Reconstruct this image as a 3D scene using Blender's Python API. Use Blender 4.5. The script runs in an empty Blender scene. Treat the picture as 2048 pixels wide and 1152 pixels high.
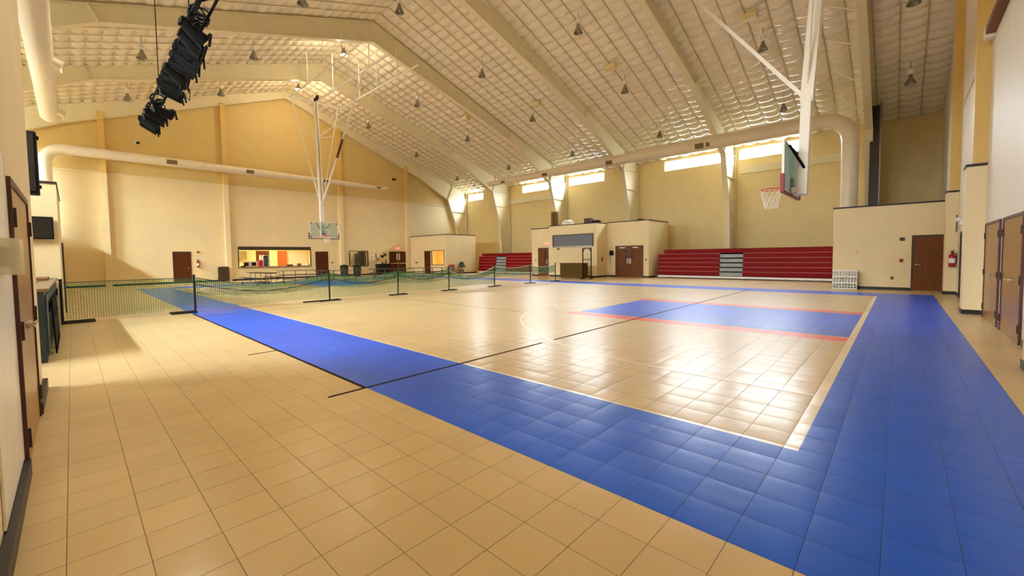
import bpy, math, random
from mathutils import Vector, Matrix
R = random.Random(7)
S = bpy.context.scene
COL = S.collection
PI = math.pi

# ------------------------------------------------------------------ helpers
def lin(r, g, b):
    f = lambda c: (c / 255 / 12.92) if c / 255 <= .04045 else ((c / 255 + .055) / 1.055) ** 2.4
    return (f(r), f(g), f(b), 1)

MATS = {}
def mat(name, rgb, rough=.6, metal=0., noise=0., nscale=3., bump=0., bscale=40., spec=.5, trans=0., alpha=1., emit=None, estr=0., stretch=None):
    m = bpy.data.materials.new(name); m.use_nodes = True
    nt = m.node_tree; b = nt.nodes['Principled BSDF']
    c = lin(*rgb)
    b.inputs['Base Color'].default_value = c
    b.inputs['Roughness'].default_value = rough
    b.inputs['Metallic'].default_value = metal
    b.inputs['Specular IOR Level'].default_value = spec
    b.inputs['Transmission Weight'].default_value = trans
    b.inputs['Alpha'].default_value = alpha
    if emit:
        b.inputs['Emission Color'].default_value = lin(*emit); b.inputs['Emission Strength'].default_value = estr
    if noise or bump:
        tc = nt.nodes.new('ShaderNodeTexCoord'); src = tc.outputs['Object']
        if stretch:
            mp = nt.nodes.new('ShaderNodeMapping'); mp.inputs['Scale'].default_value = stretch
            nt.links.new(src, mp.inputs['Vector']); src = mp.outputs['Vector']
    if noise:
        n = nt.nodes.new('ShaderNodeTexNoise'); n.inputs['Scale'].default_value = nscale; n.inputs['Detail'].default_value = 5
        nt.links.new(src, n.inputs['Vector'])
        mr = nt.nodes.new('ShaderNodeMapRange'); mr.inputs['From Min'].default_value = .3; mr.inputs['From Max'].default_value = .7
        mr.inputs['To Min'].default_value = 1 - noise; mr.inputs['To Max'].default_value = 1 + noise
        nt.links.new(n.outputs['Fac'], mr.inputs['Value'])
        mx = nt.nodes.new('ShaderNodeMix'); mx.data_type = 'RGBA'; mx.blend_type = 'MULTIPLY'; mx.inputs['Factor'].default_value = 1
        mx.inputs['A'].default_value = c; nt.links.new(mr.outputs['Result'], mx.inputs['B'])
        nt.links.new(mx.outputs['Result'], b.inputs['Base Color'])
    if bump:
        n = nt.nodes.new('ShaderNodeTexNoise'); n.inputs['Scale'].default_value = bscale
        nt.links.new(src, n.inputs['Vector'])
        bp = nt.nodes.new('ShaderNodeBump'); bp.inputs['Strength'].default_value = bump; bp.inputs['Distance'].default_value = .01
        nt.links.new(n.outputs['Fac'], bp.inputs['Height']); nt.links.new(bp.outputs['Normal'], b.inputs['Normal'])
    MATS[name] = m
    return m

class MB:
    def __init__(s): s.v = []; s.f = []
    def add(s, vs, fs):
        k = len(s.v); s.v += [tuple(v) for v in vs]; s.f += [tuple(i + k for i in f) for f in fs]; return s
    def box(s, x0, x1, y0, y1, z0, z1):
        x0, x1 = min(x0, x1), max(x0, x1); y0, y1 = min(y0, y1), max(y0, y1); z0, z1 = min(z0, z1), max(z0, z1)
        return s.add([(x0,y0,z0),(x1,y0,z0),(x1,y1,z0),(x0,y1,z0),(x0,y0,z1),(x1,y0,z1),(x1,y1,z1),(x0,y1,z1)],
                     [(0,3,2,1),(4,5,6,7),(0,1,5,4),(1,2,6,5),(2,3,7,6),(3,0,4,7)])
    def bar(s, p, q, w, h, up=(0,0,1)):
        p, q = Vector(p), Vector(q); d = (q - p).normalized(); u = Vector(up)
        if abs(d.dot(u)) > .99: u = Vector((1,0,0))
        a = d.cross(u).normalized() * w / 2; b = a.cross(d).normalized() * h / 2
        vs = [p-a-b, p+a-b, p+a+b, p-a+b, q-a-b, q+a-b, q+a+b, q-a+b]
        return s.add(vs, [(0,1,2,3),(7,6,5,4),(0,4,5,1),(1,5,6,2),(2,6,7,3),(3,7,4,0)])
    def cyl(s, p, q, r0, r1=None, n=12, caps=True):
        r1 = r0 if r1 is None else r1
        p, q = Vector(p), Vector(q); d = (q - p).normalized(); u = Vector((0,0,1)) if abs(d.z) < .95 else Vector((1,0,0))
        a = d.cross(u).normalized(); b = d.cross(a)
        vs = []
        for c, r in ((p, r0), (q, r1)):
            for i in range(n):
                t = 2*PI*i/n; vs.append(c + a*r*math.cos(t) + b*r*math.sin(t))
        fs = [(i, (i+1) % n, n+(i+1) % n, n+i) for i in range(n)]
        if caps: fs += [tuple(range(n-1, -1, -1)), tuple(range(n, 2*n))]
        return s.add(vs, fs)
    def tube(s, pts, rr, n=8, closed=False, caps=True):
        pts = [Vector(p) for p in pts]; m = len(pts)
        rs = rr if isinstance(rr, (list, tuple)) else [rr]*m
        vs = []; prev = None
        for i, p in enumerate(pts):
            d = (pts[(i+1) % m] - pts[i-1]) if closed else (pts[min(i+1, m-1)] - pts[max(i-1, 0)])
            d.normalize()
            if prev is None:
                u = Vector((0,0,1)) if abs(d.z) < .95 else Vector((1,0,0)); a = d.cross(u).normalized()
            else:
                a = (prev - d*prev.dot(d)).normalized()
            prev = a; b = d.cross(a)
            for k in range(n):
                t = 2*PI*k/n; vs.append(p + a*rs[i]*math.cos(t) + b*rs[i]*math.sin(t))
        fs = []
        for i in range(m if closed else m-1):
            j = (i+1) % m
            for k in range(n): fs.append((i*n+k, i*n+(k+1) % n, j*n+(k+1) % n, j*n+k))
        if not closed and caps: fs += [tuple(range(n-1, -1, -1)), tuple(range((m-1)*n, m*n))]
        return s.add(vs, fs)
    def lathe(s, prof, c=(0,0,0), n=20):
        vs = []; fs = []
        for r, z in prof:
            for i in range(n):
                t = 2*PI*i/n; vs.append((c[0]+r*math.cos(t), c[1]+r*math.sin(t), c[2]+z))
        for j in range(len(prof)-1):
            for i in range(n): fs.append((j*n+i, j*n+(i+1) % n, (j+1)*n+(i+1) % n, (j+1)*n+i))
        return s.add(vs, fs)
    def prism(s, poly, axis, a, b):
        n = len(poly); mk = {'y': lambda p, t: (p[0], t, p[1]), 'x': lambda p, t: (t, p[0], p[1]), 'z': lambda p, t: (p[0], p[1], t)}[axis]
        vs = [mk(p, a) for p in poly] + [mk(p, b) for p in poly]
        fs = [tuple(range(n)), tuple(range(2*n-1, n-1, -1))] + [(i, (i+n), (i+1) % n+n, (i+1) % n) for i in range(n)]
        return s.add(vs, fs)
    def build(s, name, m, parent=None, origin=(0,0,0), smooth=False, bevel=0., bseg=2):
        me = bpy.data.meshes.new(name)
        o = Vector(origin)
        me.from_pydata([tuple(Vector(v) - o) for v in s.v], [], s.f)
        import bmesh
        bm = bmesh.new(); bm.from_mesh(me); bmesh.ops.recalc_face_normals(bm, faces=bm.faces); bm.to_mesh(me); bm.free()
        me.materials.append(MATS[m] if isinstance(m, str) else m)
        ob = bpy.data.objects.new(name, me); COL.objects.link(ob)
        if parent: ob.parent = parent
        else: ob.location = o
        if smooth:
            for p in me.polygons: p.use_smooth = True
            try: me.set_sharp_from_angle(angle=math.radians(40))
            except Exception: pass
        if bevel:
            md = ob.modifiers.new('bevel', 'BEVEL'); md.width = bevel; md.segments = bseg; md.limit_method = 'ANGLE'
        return ob

def tag(o, label, cat, group=None, kind=None):
    o['label'] = label; o['category'] = cat
    if group: o['group'] = group
    if kind: o['kind'] = kind
    return o
def empty(name, loc, label, cat, rz=0, group=None, kind=None):
    o = bpy.data.objects.new(name, None); o.empty_display_size = .1; COL.objects.link(o); o.location = loc; o.rotation_euler = (0,0,rz)
    return tag(o, label, cat, group, kind)
def kids(o): return [c for c in bpy.data.objects if c.parent == o]
def copy_tree(o, loc=None, rz=None, label=None, parent=None):
    ch = kids(o)
    c = o.copy(); COL.objects.link(c)
    if parent: c.parent = parent
    if loc is not None: c.location = loc
    if rz is not None: c.rotation_euler = (0,0,rz)
    if label: c['label'] = label
    for k in ch: copy_tree(k, parent=c)
    return c
def text(name, s, size, m, parent, loc, rot, ext=.002):
    cu = bpy.data.curves.new(name, 'FONT'); cu.body = s; cu.size = size; cu.extrude = ext; cu.align_x = 'CENTER'; cu.align_y = 'CENTER'
    cu.materials.append(MATS[m]); o = bpy.data.objects.new(name, cu); COL.objects.link(o); dg = bpy.context.evaluated_depsgraph_get()
    me = bpy.data.meshes.new_from_object(o.evaluated_get(dg)); bpy.data.objects.remove(o); me.name = name
    o = bpy.data.objects.new(name, me); COL.objects.link(o); o.parent = parent; o.location = loc; o.rotation_euler = rot
    return o
FAR, MX, PX, PY = 0., -PI/2, PI/2, PI      # surfaces that face -Y, -X, +X, +Y

# ------------------------------------------------------------------ materials
WALL = (232, 210, 154)
mat('wall_paint', WALL, .62, noise=.03, nscale=1.3, bump=.05, bscale=90)
mat('wall_low', (234, 214, 166), .6, noise=.03, nscale=1.2, bump=.06, bscale=120)
mat('wall_panel', (233, 224, 204), .5, noise=.03, nscale=1.0, stretch=(6,6,.3))
mat('steel_paint', (232, 221, 186), .5, noise=.03, nscale=2)
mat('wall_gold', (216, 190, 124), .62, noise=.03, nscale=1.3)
mat('vent_brown', (128, 112, 84), .5, noise=.05)
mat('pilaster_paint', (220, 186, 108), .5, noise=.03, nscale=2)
mat('insulation', (240, 230, 204), .27, noise=.05, nscale=1.5, bump=.15, bscale=9)
mat('strap_tan', (198, 176, 132), .6, noise=.1)
mat('base_black', (30, 24, 24), .45, noise=.1)
mat('cap_black', (42, 26, 24), .5, noise=.1)
mat('door_wood', (112, 62, 14), .5, spec=.25, noise=.16, nscale=5, stretch=(5,5,.6))
mat('door_oak', (150, 100, 24), .3, noise=.14, nscale=5, stretch=(5,5,.6))
mat('door_red', (84, 42, 8), .55, spec=.2, noise=.1, nscale=6, stretch=(5,5,.6))
mat('frame_maroon', (84, 46, 40), .45, noise=.08)
mat('frame_bronze', (66, 48, 34), .4, noise=.08)
mat('chrome', (215, 210, 200), .22, 1., noise=.03)
mat('grey_metal', (150, 150, 150), .35, .9, noise=.05)
mat('alu', (150, 145, 128), .35, .7, noise=.06, nscale=9)
mat('duct_paint', (236, 224, 200), .42, noise=.03, nscale=2)
mat('white_paint', (238, 232, 218), .4, noise=.02)
mat('white_plastic', (240, 236, 226), .4, noise=.02)
mat('black_plastic', (8, 8, 9), .65, spec=.25, noise=.15, nscale=12)
mat('black_metal', (7, 7, 8), .7, 0., spec=.2, noise=.15)
mat('screen_black', (4, 4, 6), .4, noise=.1)
mat('red_seat', (132, 0, 8), .55, spec=.18, noise=.06, nscale=4)
mat('seat_trim', (196, 110, 104), .4, noise=.05)
mat('step_grey', (168, 178, 178), .55, noise=.06)
mat('board_white', (252, 248, 244), .4, noise=.03)
mat('pad_red', (128, 18, 34), .5, noise=.05)
mat('rim_red', (214, 40, 26), .35, noise=.05)
mat('pad_brown', (96, 44, 30), .5, noise=.05)
mat('net_green', (56, 122, 66), .6, noise=.1)
mat('net_white', (235, 230, 215), .7, noise=.05)
mat('post_dark', (20, 30, 28), .4, .2, noise=.1)
mat('cord_white', (232, 228, 214), .7, noise=.05)
mat('teal_paint', (22, 46, 56), .35, noise=.1, nscale=4)
mat('laminate', (118, 96, 70), .35, noise=.08, nscale=8)
mat('leg_grey', (96, 94, 86), .45, .5, noise=.06)
mat('table_top', (84, 62, 38), .45, noise=.1, nscale=6, spec=.25)
mat('seat_dark', (44, 38, 28), .5, noise=.1, nscale=6)
mat('frp_panel', (244, 238, 224), .3, noise=.04, nscale=4, bump=.35, bscale=60)
mat('clear_plastic', (225, 222, 200), .12, trans=.7, spec=.5, noise=.02)
mat('shutter_grey', (108, 110, 118), .45, noise=.05, nscale=3, stretch=(1,1,14))
mat('cabinet_brown', (88, 64, 10), .55, spec=.2, noise=.15, nscale=4, stretch=(3,3,.6))
mat('cardboard', (96, 70, 56), .7, noise=.1)
mat('mat_brown', (120, 92, 42), .6, noise=.12)
mat('foliage', (40, 58, 26), .6, noise=.3, nscale=9)
mat('red_plastic', (196, 40, 40), .4, noise=.06)
mat('ext_red', (170, 24, 22), .3, noise=.06)
mat('crate_white', (238, 236, 230), .45, noise=.03)
mat('kitchen_wall', (240, 226, 170), .6, noise=.03)
mat('olive_cab', (140, 124, 70), .5, noise=.06)
mat('orange_wood', (178, 92, 30), .4, noise=.12, nscale=5, stretch=(5,5,.6))
mat('cork', (196, 148, 84), .8, noise=.15, nscale=30)
mat('paper', (236, 232, 220), .8, noise=.03)
mat('dark_green', (34, 52, 40), .5, noise=.1)
mat('dark_cloth', (34, 28, 24), .9, noise=.2, nscale=8)
mat('brown_cloth', (86, 68, 44), .9, noise=.2, nscale=8)
mat('dark_column', (52, 38, 24), .4, noise=.1)
mat('brass', (198, 150, 70), .25, 1., noise=.04)
mat('tan_box', (226, 208, 150), .5, noise=.05)
mat('exit_red', (255, 70, 60), .5, emit=(255, 60, 50), estr=6, noise=.02)
mat('exit_body', (235, 200, 180), .5, noise=.02)
mat('lamp_glow', (255, 250, 245), .5, emit=(255, 236, 250), estr=22, noise=.01)
mat('ceiling_glow', (255, 250, 235), .5, emit=(255, 240, 200), estr=8, noise=.01)
mat('ceiling_bright', (255, 250, 235), .5, emit=(255, 232, 170), estr=16, noise=.01)
mat('ceiling_dim', (255, 250, 235), .5, emit=(255, 240, 200), estr=2.5, noise=.01)
mat('glass_pane', (225, 240, 236), .03, trans=1., spec=.5, noise=.01)
mat('line_white', (228, 212, 182), .3, noise=.04, nscale=8)
mat('tape_brown', (40, 22, 18), .7, noise=.25, nscale=6, spec=.12)
mat('wood_brown', (120, 66, 30), .5, noise=.1, nscale=4)

def board_glass():
    m = bpy.data.materials.new('board_glass'); m.use_nodes = True; nt = m.node_tree; nt.nodes.clear()
    o = nt.nodes.new('ShaderNodeOutputMaterial'); mx = nt.nodes.new('ShaderNodeMixShader'); t = nt.nodes.new('ShaderNodeBsdfTransparent')
    p = nt.nodes.new('ShaderNodeBsdfPrincipled'); n = nt.nodes.new('ShaderNodeTexNoise'); n.inputs['Scale'].default_value = 2
    fr = nt.nodes.new('ShaderNodeFresnel'); fr.inputs['IOR'].default_value = 1.6
    ad = nt.nodes.new('ShaderNodeMath'); ad.operation = 'ADD'
    mr = nt.nodes.new('ShaderNodeMapRange'); mr.inputs['To Min'].default_value = .1; mr.inputs['To Max'].default_value = .18
    nt.links.new(n.outputs['Fac'], mr.inputs['Value']); nt.links.new(mr.outputs['Result'], ad.inputs[0]); nt.links.new(fr.outputs[0], ad.inputs[1])
    t.inputs['Color'].default_value = lin(238, 248, 246); p.inputs['Base Color'].default_value = lin(216, 242, 250); p.inputs['Roughness'].default_value = .25
    nt.links.new(ad.outputs[0], mx.inputs['Fac']); nt.links.new(t.outputs[0], mx.inputs[1]); nt.links.new(p.outputs[0], mx.inputs[2]); nt.links.new(mx.outputs[0], o.inputs['Surface'])
    MATS['board_glass'] = m
board_glass()
def clear_guard():
    m = bpy.data.materials.new('clear_guard'); m.use_nodes = True; nt = m.node_tree; nt.nodes.clear()
    o = nt.nodes.new('ShaderNodeOutputMaterial'); mx = nt.nodes.new('ShaderNodeMixShader'); t = nt.nodes.new('ShaderNodeBsdfTransparent'); p = nt.nodes.new('ShaderNodeBsdfPrincipled')
    p.inputs['Base Color'].default_value = lin(244, 238, 214); p.inputs['Roughness'].default_value = .15; mx.inputs['Fac'].default_value = .4
    nt.links.new(t.outputs[0], mx.inputs[1]); nt.links.new(p.outputs[0], mx.inputs[2]); nt.links.new(mx.outputs[0], o.inputs['Surface']); MATS['clear_guard'] = m
clear_guard()
def window_glass():
    m = bpy.data.materials.new('window_glass'); m.use_nodes = True; nt = m.node_tree; nt.nodes.clear()
    o = nt.nodes.new('ShaderNodeOutputMaterial'); mx = nt.nodes.new('ShaderNodeMixShader'); t = nt.nodes.new('ShaderNodeBsdfTransparent'); g = nt.nodes.new('ShaderNodeBsdfGlossy')
    g.inputs['Roughness'].default_value = .1; mx.inputs['Fac'].default_value = .06; t.inputs['Color'].default_value = (.95, .97, .97, 1)
    nt.links.new(t.outputs[0], mx.inputs[1]); nt.links.new(g.outputs[0], mx.inputs[2]); nt.links.new(mx.outputs[0], o.inputs['Surface'])
    MATS['window_glass'] = m
window_glass()

TILE = .3048; TX0, TY0 = 2.3525, 1.8677
def floor_mat(name, rgb, groove, rough):
    m = bpy.data.materials.new(name); m.use_nodes = True; nt = m.node_tree; b = nt.nodes['Principled BSDF']; N = nt.nodes.new; L = nt.links.new
    def M(op, a, b2=None, c=None):
        n = N('ShaderNodeMath'); n.operation = op
        for i, x in enumerate((a, b2, c)):
            if x is None: continue
            if isinstance(x, (int, float)): n.inputs[i].default_value = x
            else: L(x, n.inputs[i])
        return n.outputs[0]
    geo = N('ShaderNodeNewGeometry'); sp = N('ShaderNodeSeparateXYZ'); L(geo.outputs['Position'], sp.inputs[0])
    u = M('DIVIDE', M('SUBTRACT', sp.outputs['X'], TX0), TILE); v = M('DIVIDE', M('SUBTRACT', sp.outputs['Y'], TY0), TILE)
    fu, fv = M('FLOOR', u), M('FLOOR', v)
    pu, pv = M('SUBTRACT', M('SUBTRACT', u, fu), .5), M('SUBTRACT', M('SUBTRACT', v, fv), .5)
    au, av = M('ABSOLUTE', pu), M('ABSOLUTE', pv)
    edge = M('MAXIMUM', au, av)
    gr = N('ShaderNodeMapRange'); gr.inputs['From Min'].default_value = .492; gr.inputs['From Max'].default_value = .4965; L(edge, gr.inputs['Value'])
    idv = N('ShaderNodeCombineXYZ'); L(fu, idv.inputs[0]); L(fv, idv.inputs[1])
    wn = N('ShaderNodeTexWhiteNoise'); wn.noise_dimensions = '2D'; L(idv.outputs[0], wn.inputs['Vector'])
    ws = N('ShaderNodeSeparateColor'); L(wn.outputs['Color'], ws.inputs[0])
    tilt = M('ADD', M('MULTIPLY', pu, M('SUBTRACT', ws.outputs[0], .5)), M('MULTIPLY', pv, M('SUBTRACT', ws.outputs[1], .5)))
    curl = M('ADD', M('POWER', M('MULTIPLY', au, 2.), 3.), M('POWER', M('MULTIPLY', av, 2.), 3.))
    nz = N('ShaderNodeTexNoise'); nz.inputs['Scale'].default_value = 4.5; nz.inputs['Detail'].default_value = 3; L(geo.outputs['Position'], nz.inputs['Vector'])
    h = M('ADD', M('MULTIPLY', tilt, .0065), M('MULTIPLY', curl, -.0016))
    h = M('ADD', h, M('MULTIPLY', nz.outputs['Fac'], .0038))
    h = M('SUBTRACT', h, M('MULTIPLY', gr.outputs['Result'], .002))
    bp = N('ShaderNodeBump'); bp.inputs['Strength'].default_value = 1.; bp.inputs['Distance'].default_value = 1.; L(h, bp.inputs['Height']); L(bp.outputs['Normal'], b.inputs['Normal'])
    nb = N('ShaderNodeTexNoise'); nb.inputs['Scale'].default_value = .9; nb.inputs['Detail'].default_value = 6; L(geo.outputs['Position'], nb.inputs['Vector'])
    vr = N('ShaderNodeMapRange'); vr.inputs['From Min'].default_value = .3; vr.inputs['From Max'].default_value = .7; vr.inputs['To Min'].default_value = .94; vr.inputs['To Max'].default_value = 1.06; L(nb.outputs['Fac'], vr.inputs['Value'])
    tv = M('MULTIPLY', vr.outputs['Result'], M('ADD', M('MULTIPLY', ws.outputs[2], .07), .965))
    mx = N('ShaderNodeMix'); mx.data_type = 'RGBA'; mx.blend_type = 'MULTIPLY'; mx.inputs['Factor'].default_value = 1; mx.inputs['A'].default_value = lin(*rgb); L(tv, mx.inputs['B'])
    m2 = N('ShaderNodeMix'); m2.data_type = 'RGBA'; L(mx.outputs['Result'], m2.inputs['A']); m2.inputs['B'].default_value = lin(*groove); L(M('MULTIPLY', gr.outputs['Result'], .75), m2.inputs['Factor'])
    L(m2.outputs['Result'], b.inputs['Base Color'])
    bp2 = N('ShaderNodeBump'); bp2.inputs['Strength'].default_value = 1.; bp2.inputs['Distance'].default_value = .8; L(h, bp2.inputs['Height']); L(bp2.outputs['Normal'], b.inputs['Coat Normal'])
    b.inputs['Coat Weight'].default_value = .22; b.inputs['Coat Roughness'].default_value = .19; b.inputs['Coat IOR'].default_value = 1.4
    b.inputs['Roughness'].default_value = rough; b.inputs['Specular IOR Level'].default_value = .3
    MATS[name] = m
floor_mat('floor_beige', (209, 182, 134), (100, 70, 32), .36)
floor_mat('floor_blue', (0, 92, 234), (6, 34, 100), .36)
floor_mat('floor_red', (232, 82, 74), (150, 40, 40), .36)
floor_mat('floor_white', (238, 222, 196), (170, 150, 120), .26)

# ------------------------------------------------------------------ dimensions (metres, camera stands over 0,0)
XL, XR, YE, YF = -6.5, 30.9, -1.46, 36.2         # outer side walls, near end wall, far end wall
RX, RZ, RS = 12.2, 15.0, .335                    # ridge and roof slope
roof = lambda x: RZ - RS * abs(x - RX)
LWX = -.31                                       # face of the rooms along the left side
CX = 11.43                                       # court centre line
BY0, BY1 = .6485, 29.3                           # base lines
SX0, SX1 = TX0 + 5*TILE, 19.06                   # side lines

# ------------------------------------------------------------------ floor
def floor_kind(x, y):
    ox0, ox1, oy0, oy1 = TX0, SX1 + 5*TILE, BY0 - 5*TILE, BY1 + 5*TILE
    if SX0 - .05 < x < SX1 + .05 and BY0 - .1 < y < BY1 + .1:
        if not (SX0 < x < SX1 and BY0 < y < BY1): return 3
        for key in (0, 1):
            d = y - BY0 if key == 0 else BY1 - y
            if d < 19*TILE:
                ax = x - CX
                if abs(ax) < 1.83: return 1
                if abs(ax) < 2.33: return 2 if abs(ax) > 1.87 else 3
            elif d < 19*TILE + .05 and abs(x - CX) < 1.83: return 3
            elif d < 19*TILE + .17 and 1.83 < abs(x - CX) < 2.33: return 2
        return 0
    if ox0 < x < ox1 and oy0 < y < oy1: return 1
    return 0
xs = sorted({XL, XR, TX0, SX1 + 5*TILE, SX0-.05, SX0, SX1, SX1+.05} | {CX + s*a for s in (-1, 1) for a in (1.83, 1.87, 2.33)})
ys = sorted({YE, YF, BY0-5*TILE, BY0-.1, BY0, BY0+19*TILE, BY0+19*TILE+.05, BY0+19*TILE+.17, BY1+5*TILE, BY1+.1, BY1, BY1-19*TILE, BY1-19*TILE-.05, BY1-19*TILE-.17})
me = bpy.data.meshes.new('floor'); V = [(x, y, 0) for y in ys for x in xs]; F = []; K = []
for j in range(len(ys)-1):
    for i in range(len(xs)-1):
        n = len(xs); F.append((j*n+i, j*n+i+1, (j+1)*n+i+1, (j+1)*n+i)); K.append(floor_kind((xs[i]+xs[i+1])/2, (ys[j]+ys[j+1])/2))
me.from_pydata(V, [], F)
for k in ('floor_beige', 'floor_blue', 'floor_red', 'floor_white'): me.materials.append(MATS[k])
for p, k in zip(me.polygons, K): p.material_index = k
floor = bpy.data.objects.new('floor', me); COL.objects.link(floor)
tag(floor, 'glossy beige sport court tile floor with blue border and keys', 'floor', kind='structure')
def strip(name, pts, w, m, label):                # a painted line or tape, two millimetres thick at most
    mb = MB()
    pts = [Vector((*p, 0)) for p in pts]; L_, R_ = [], []
    for i, p in enumerate(pts):
        d = (pts[min(i+1, len(pts)-1)] - pts[max(i-1, 0)]).normalized(); nrm = Vector((-d.y, d.x, 0)) * w/2
        L_.append(p + nrm); R_.append(p - nrm)
    for z in (.0004, .0018): mb.v += [(*a.xy, z) for a in L_] + [(*a.xy, z) for a in R_]
    n = len(pts)
    for i in range(n-1):
        mb.f.append((2*n+i, 2*n+i+1, 3*n+i+1, 3*n+i)); mb.f.append((i, i+1, 2*n+i+1, 2*n+i)); mb.f.append((n+i, n+i+1, 3*n+i+1, 3*n+i))
    o = mb.build(name, m, floor); o['label'] = label; return o
for yr, sg in ((BY0 + 1.6, 1), (BY1 - 1.6, -1)):
    pts = [(CX - 5.98, yr - sg*1.6)] + [(CX + 5.98*math.cos(t), yr + sg*5.98*math.sin(t)) for t in [PI - PI*i/48 for i in range(49)]] + [(CX + 5.98, yr - sg*1.6)]
    strip('line_marking', pts, .05, 'line_white', 'white three point arc')
    pts = [(CX + 1.83*math.cos(t), yr + sg*4.19 + sg*1.83*math.sin(t)) for t in [PI*i/24 for i in range(25)]]
    strip('line_marking', pts, .04, 'line_white', 'white free throw circle')
for a, b in (((1.9, 4.64), (4.9, 4.64)), ((4.9, 4.64), (5.7, 4.64)), ((6.05, 4.64), (SX1 + .6, 4.64)), ((TX0-.01, 4.64), (TX0-.01, 14.9)), ((1.9, 7.72), (2.33, 7.72)), ((8.5, 7.6), (8.6, 14.2)), ((2.4, 14.05), (12., 14.2))):
    strip('floor_tape', [a, b], .045 if a[0] < 8.4 and a[1] < 14 or a[1] < 5 else .02, 'tape_brown', 'dark brown court tape')

# ------------------------------------------------------------------ ceiling: two slopes of quilted insulation
def slope(x0, x1):
    cu = abs(x1 - x0); nx = round(cu * math.hypot(1, RS) / .52); ny = round((YF - YE) / .84); sub = 4
    vs = []; fs = []; W = nx*sub + 1
    sag = [[R.uniform(.1, .17) for _ in range(nx)] for _ in range(ny)]
    for j in range(ny*sub + 1):
        for i in range(W):
            x = x0 + (x1-x0)*i/(nx*sub); y = YE + (YF-YE)*j/(ny*sub)
            a = abs(math.sin(PI*i/sub)) ** .6 * abs(math.sin(PI*j/sub)) ** .6
            s_ = sag[min(j//sub, ny-1)][min(i//sub, nx-1)]
            d = .012*math.sin(y*2.1 + x) if i % sub == 0 else 0
            vs.append((x, y, roof(x) - a*s_ - d))
    for j in range(ny*sub):
        for i in range(nx*sub): fs.append((j*W+i, j*W+i+1, (j+1)*W+i+1, (j+1)*W+i))
    return vs, fs
cb = MB()
for a, b in ((RX, XR + .05), (XL - .05, RX)):
    cb.add(*slope(a, b))
ce = cb.build('ceiling', 'insulation', smooth=True); ce['label'] = 'sloping ceiling of cream quilted insulation between steel rafters'; ce['category'] = 'ceiling'; ce['kind'] = 'structure'
for p in ce.data.polygons: p.use_smooth = True

for sx in (1, -1):
    q = MB(); ny = round((YF - YE)/.84)
    for j in range(1, ny):
        y = YE + (YF-YE)*j/ny
        x1 = XR if sx > 0 else XL
        q.bar((RX, y, RZ-.035), (x1, y, roof(x1)-.035), .05, .012)
    q.build('insulation_strap', 'strap_tan', ce)
# ------------------------------------------------------------------ walls
def grid_wall(name, plane, pos, thick, u0, u1, z0, z1, holes, m, label, mb=None, hide=False):
    """A wall in the plane x=pos or y=pos, thick towards +axis if thick>0, with rectangular holes (u0,u1,z0,z1)."""
    mb = mb or MB()
    us = sorted({u0, u1} | {h[0] for h in holes} | {h[1] for h in holes}); zs = sorted({z0, z1} | {h[2] for h in holes} | {h[3] for h in holes})
    us = [u for u in us if u0 <= u <= u1]; zs = [z for z in zs if z0 <= z <= z1]
    for i in range(len(us)-1):
        for j in range(len(zs)-1):
            cu, cz = (us[i]+us[i+1])/2, (zs[j]+zs[j+1])/2
            if any(h[0] < cu < h[1] and h[2] < cz < h[3] for h in holes): continue
            if plane == 'x': mb.box(pos, pos+thick, us[i], us[i+1], zs[j], zs[j+1])
            else: mb.box(us[i], us[i+1], pos, pos+thick, zs[j], zs[j+1])
    if name is None: return mb
    o = mb.build(name, m); tag(o, label, 'wall', kind='structure'); return o

WZ0, WZ1 = 7.8, 8.5
WINS_R = [(33.2, 35.6), (24.2, 27.45), (18.3, 21.85), (9.15, 13.1), (4.45, 8.0)]
WINS_L = [(4.35, 7.98), (9.0, 12.9), (17.95, 21.95), (23.8, 26.95), (30.2, 34.6)]
grid_wall('wall_right', 'x', XR, .3, YE-.3, YF+.3, 0, roof(XR)+.06, [(a, b, WZ0, WZ1) for a, b in WINS_R], 'wall_paint', 'tall cream side wall behind the red bleachers with high windows')
grid_wall('wall_left', 'x', XL-.3, .3, YE-.3, YF+.3, 0, roof(XL)+.06, [(a, b, WZ0, WZ1) for a, b in WINS_L], 'wall_paint', 'outer cream side wall above the low rooms on the left')
KW = (8.6, 13.75, .95, 2.52)      # kitchen hatch
FW = (17.15, 18.9, .85, 2.2)      # far window
mb = grid_wall(None, 'y', YF, .25, XL, XR, 0, 7.1, [KW, FW], None, None)
o = mb.build('wall_far', 'wall_low'); tag(o, 'far cream end wall with kitchen hatch and brown doors', 'wall', kind='structure')
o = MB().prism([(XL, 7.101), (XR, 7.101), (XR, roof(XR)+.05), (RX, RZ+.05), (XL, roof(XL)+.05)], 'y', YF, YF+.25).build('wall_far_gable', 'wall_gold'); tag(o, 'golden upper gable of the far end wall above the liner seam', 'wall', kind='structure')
mb = MB(); mb.prism([(XL, 0), (XR, 0), (XR, roof(XR)+.05), (RX, RZ+.05), (XL, roof(XL)+.05)], 'y', YE-.25, YE)
o = mb.build('wall_near', 'wall_panel'); tag(o, 'pale end wall with oak doors at the right edge', 'wall', kind='structure')

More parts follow.
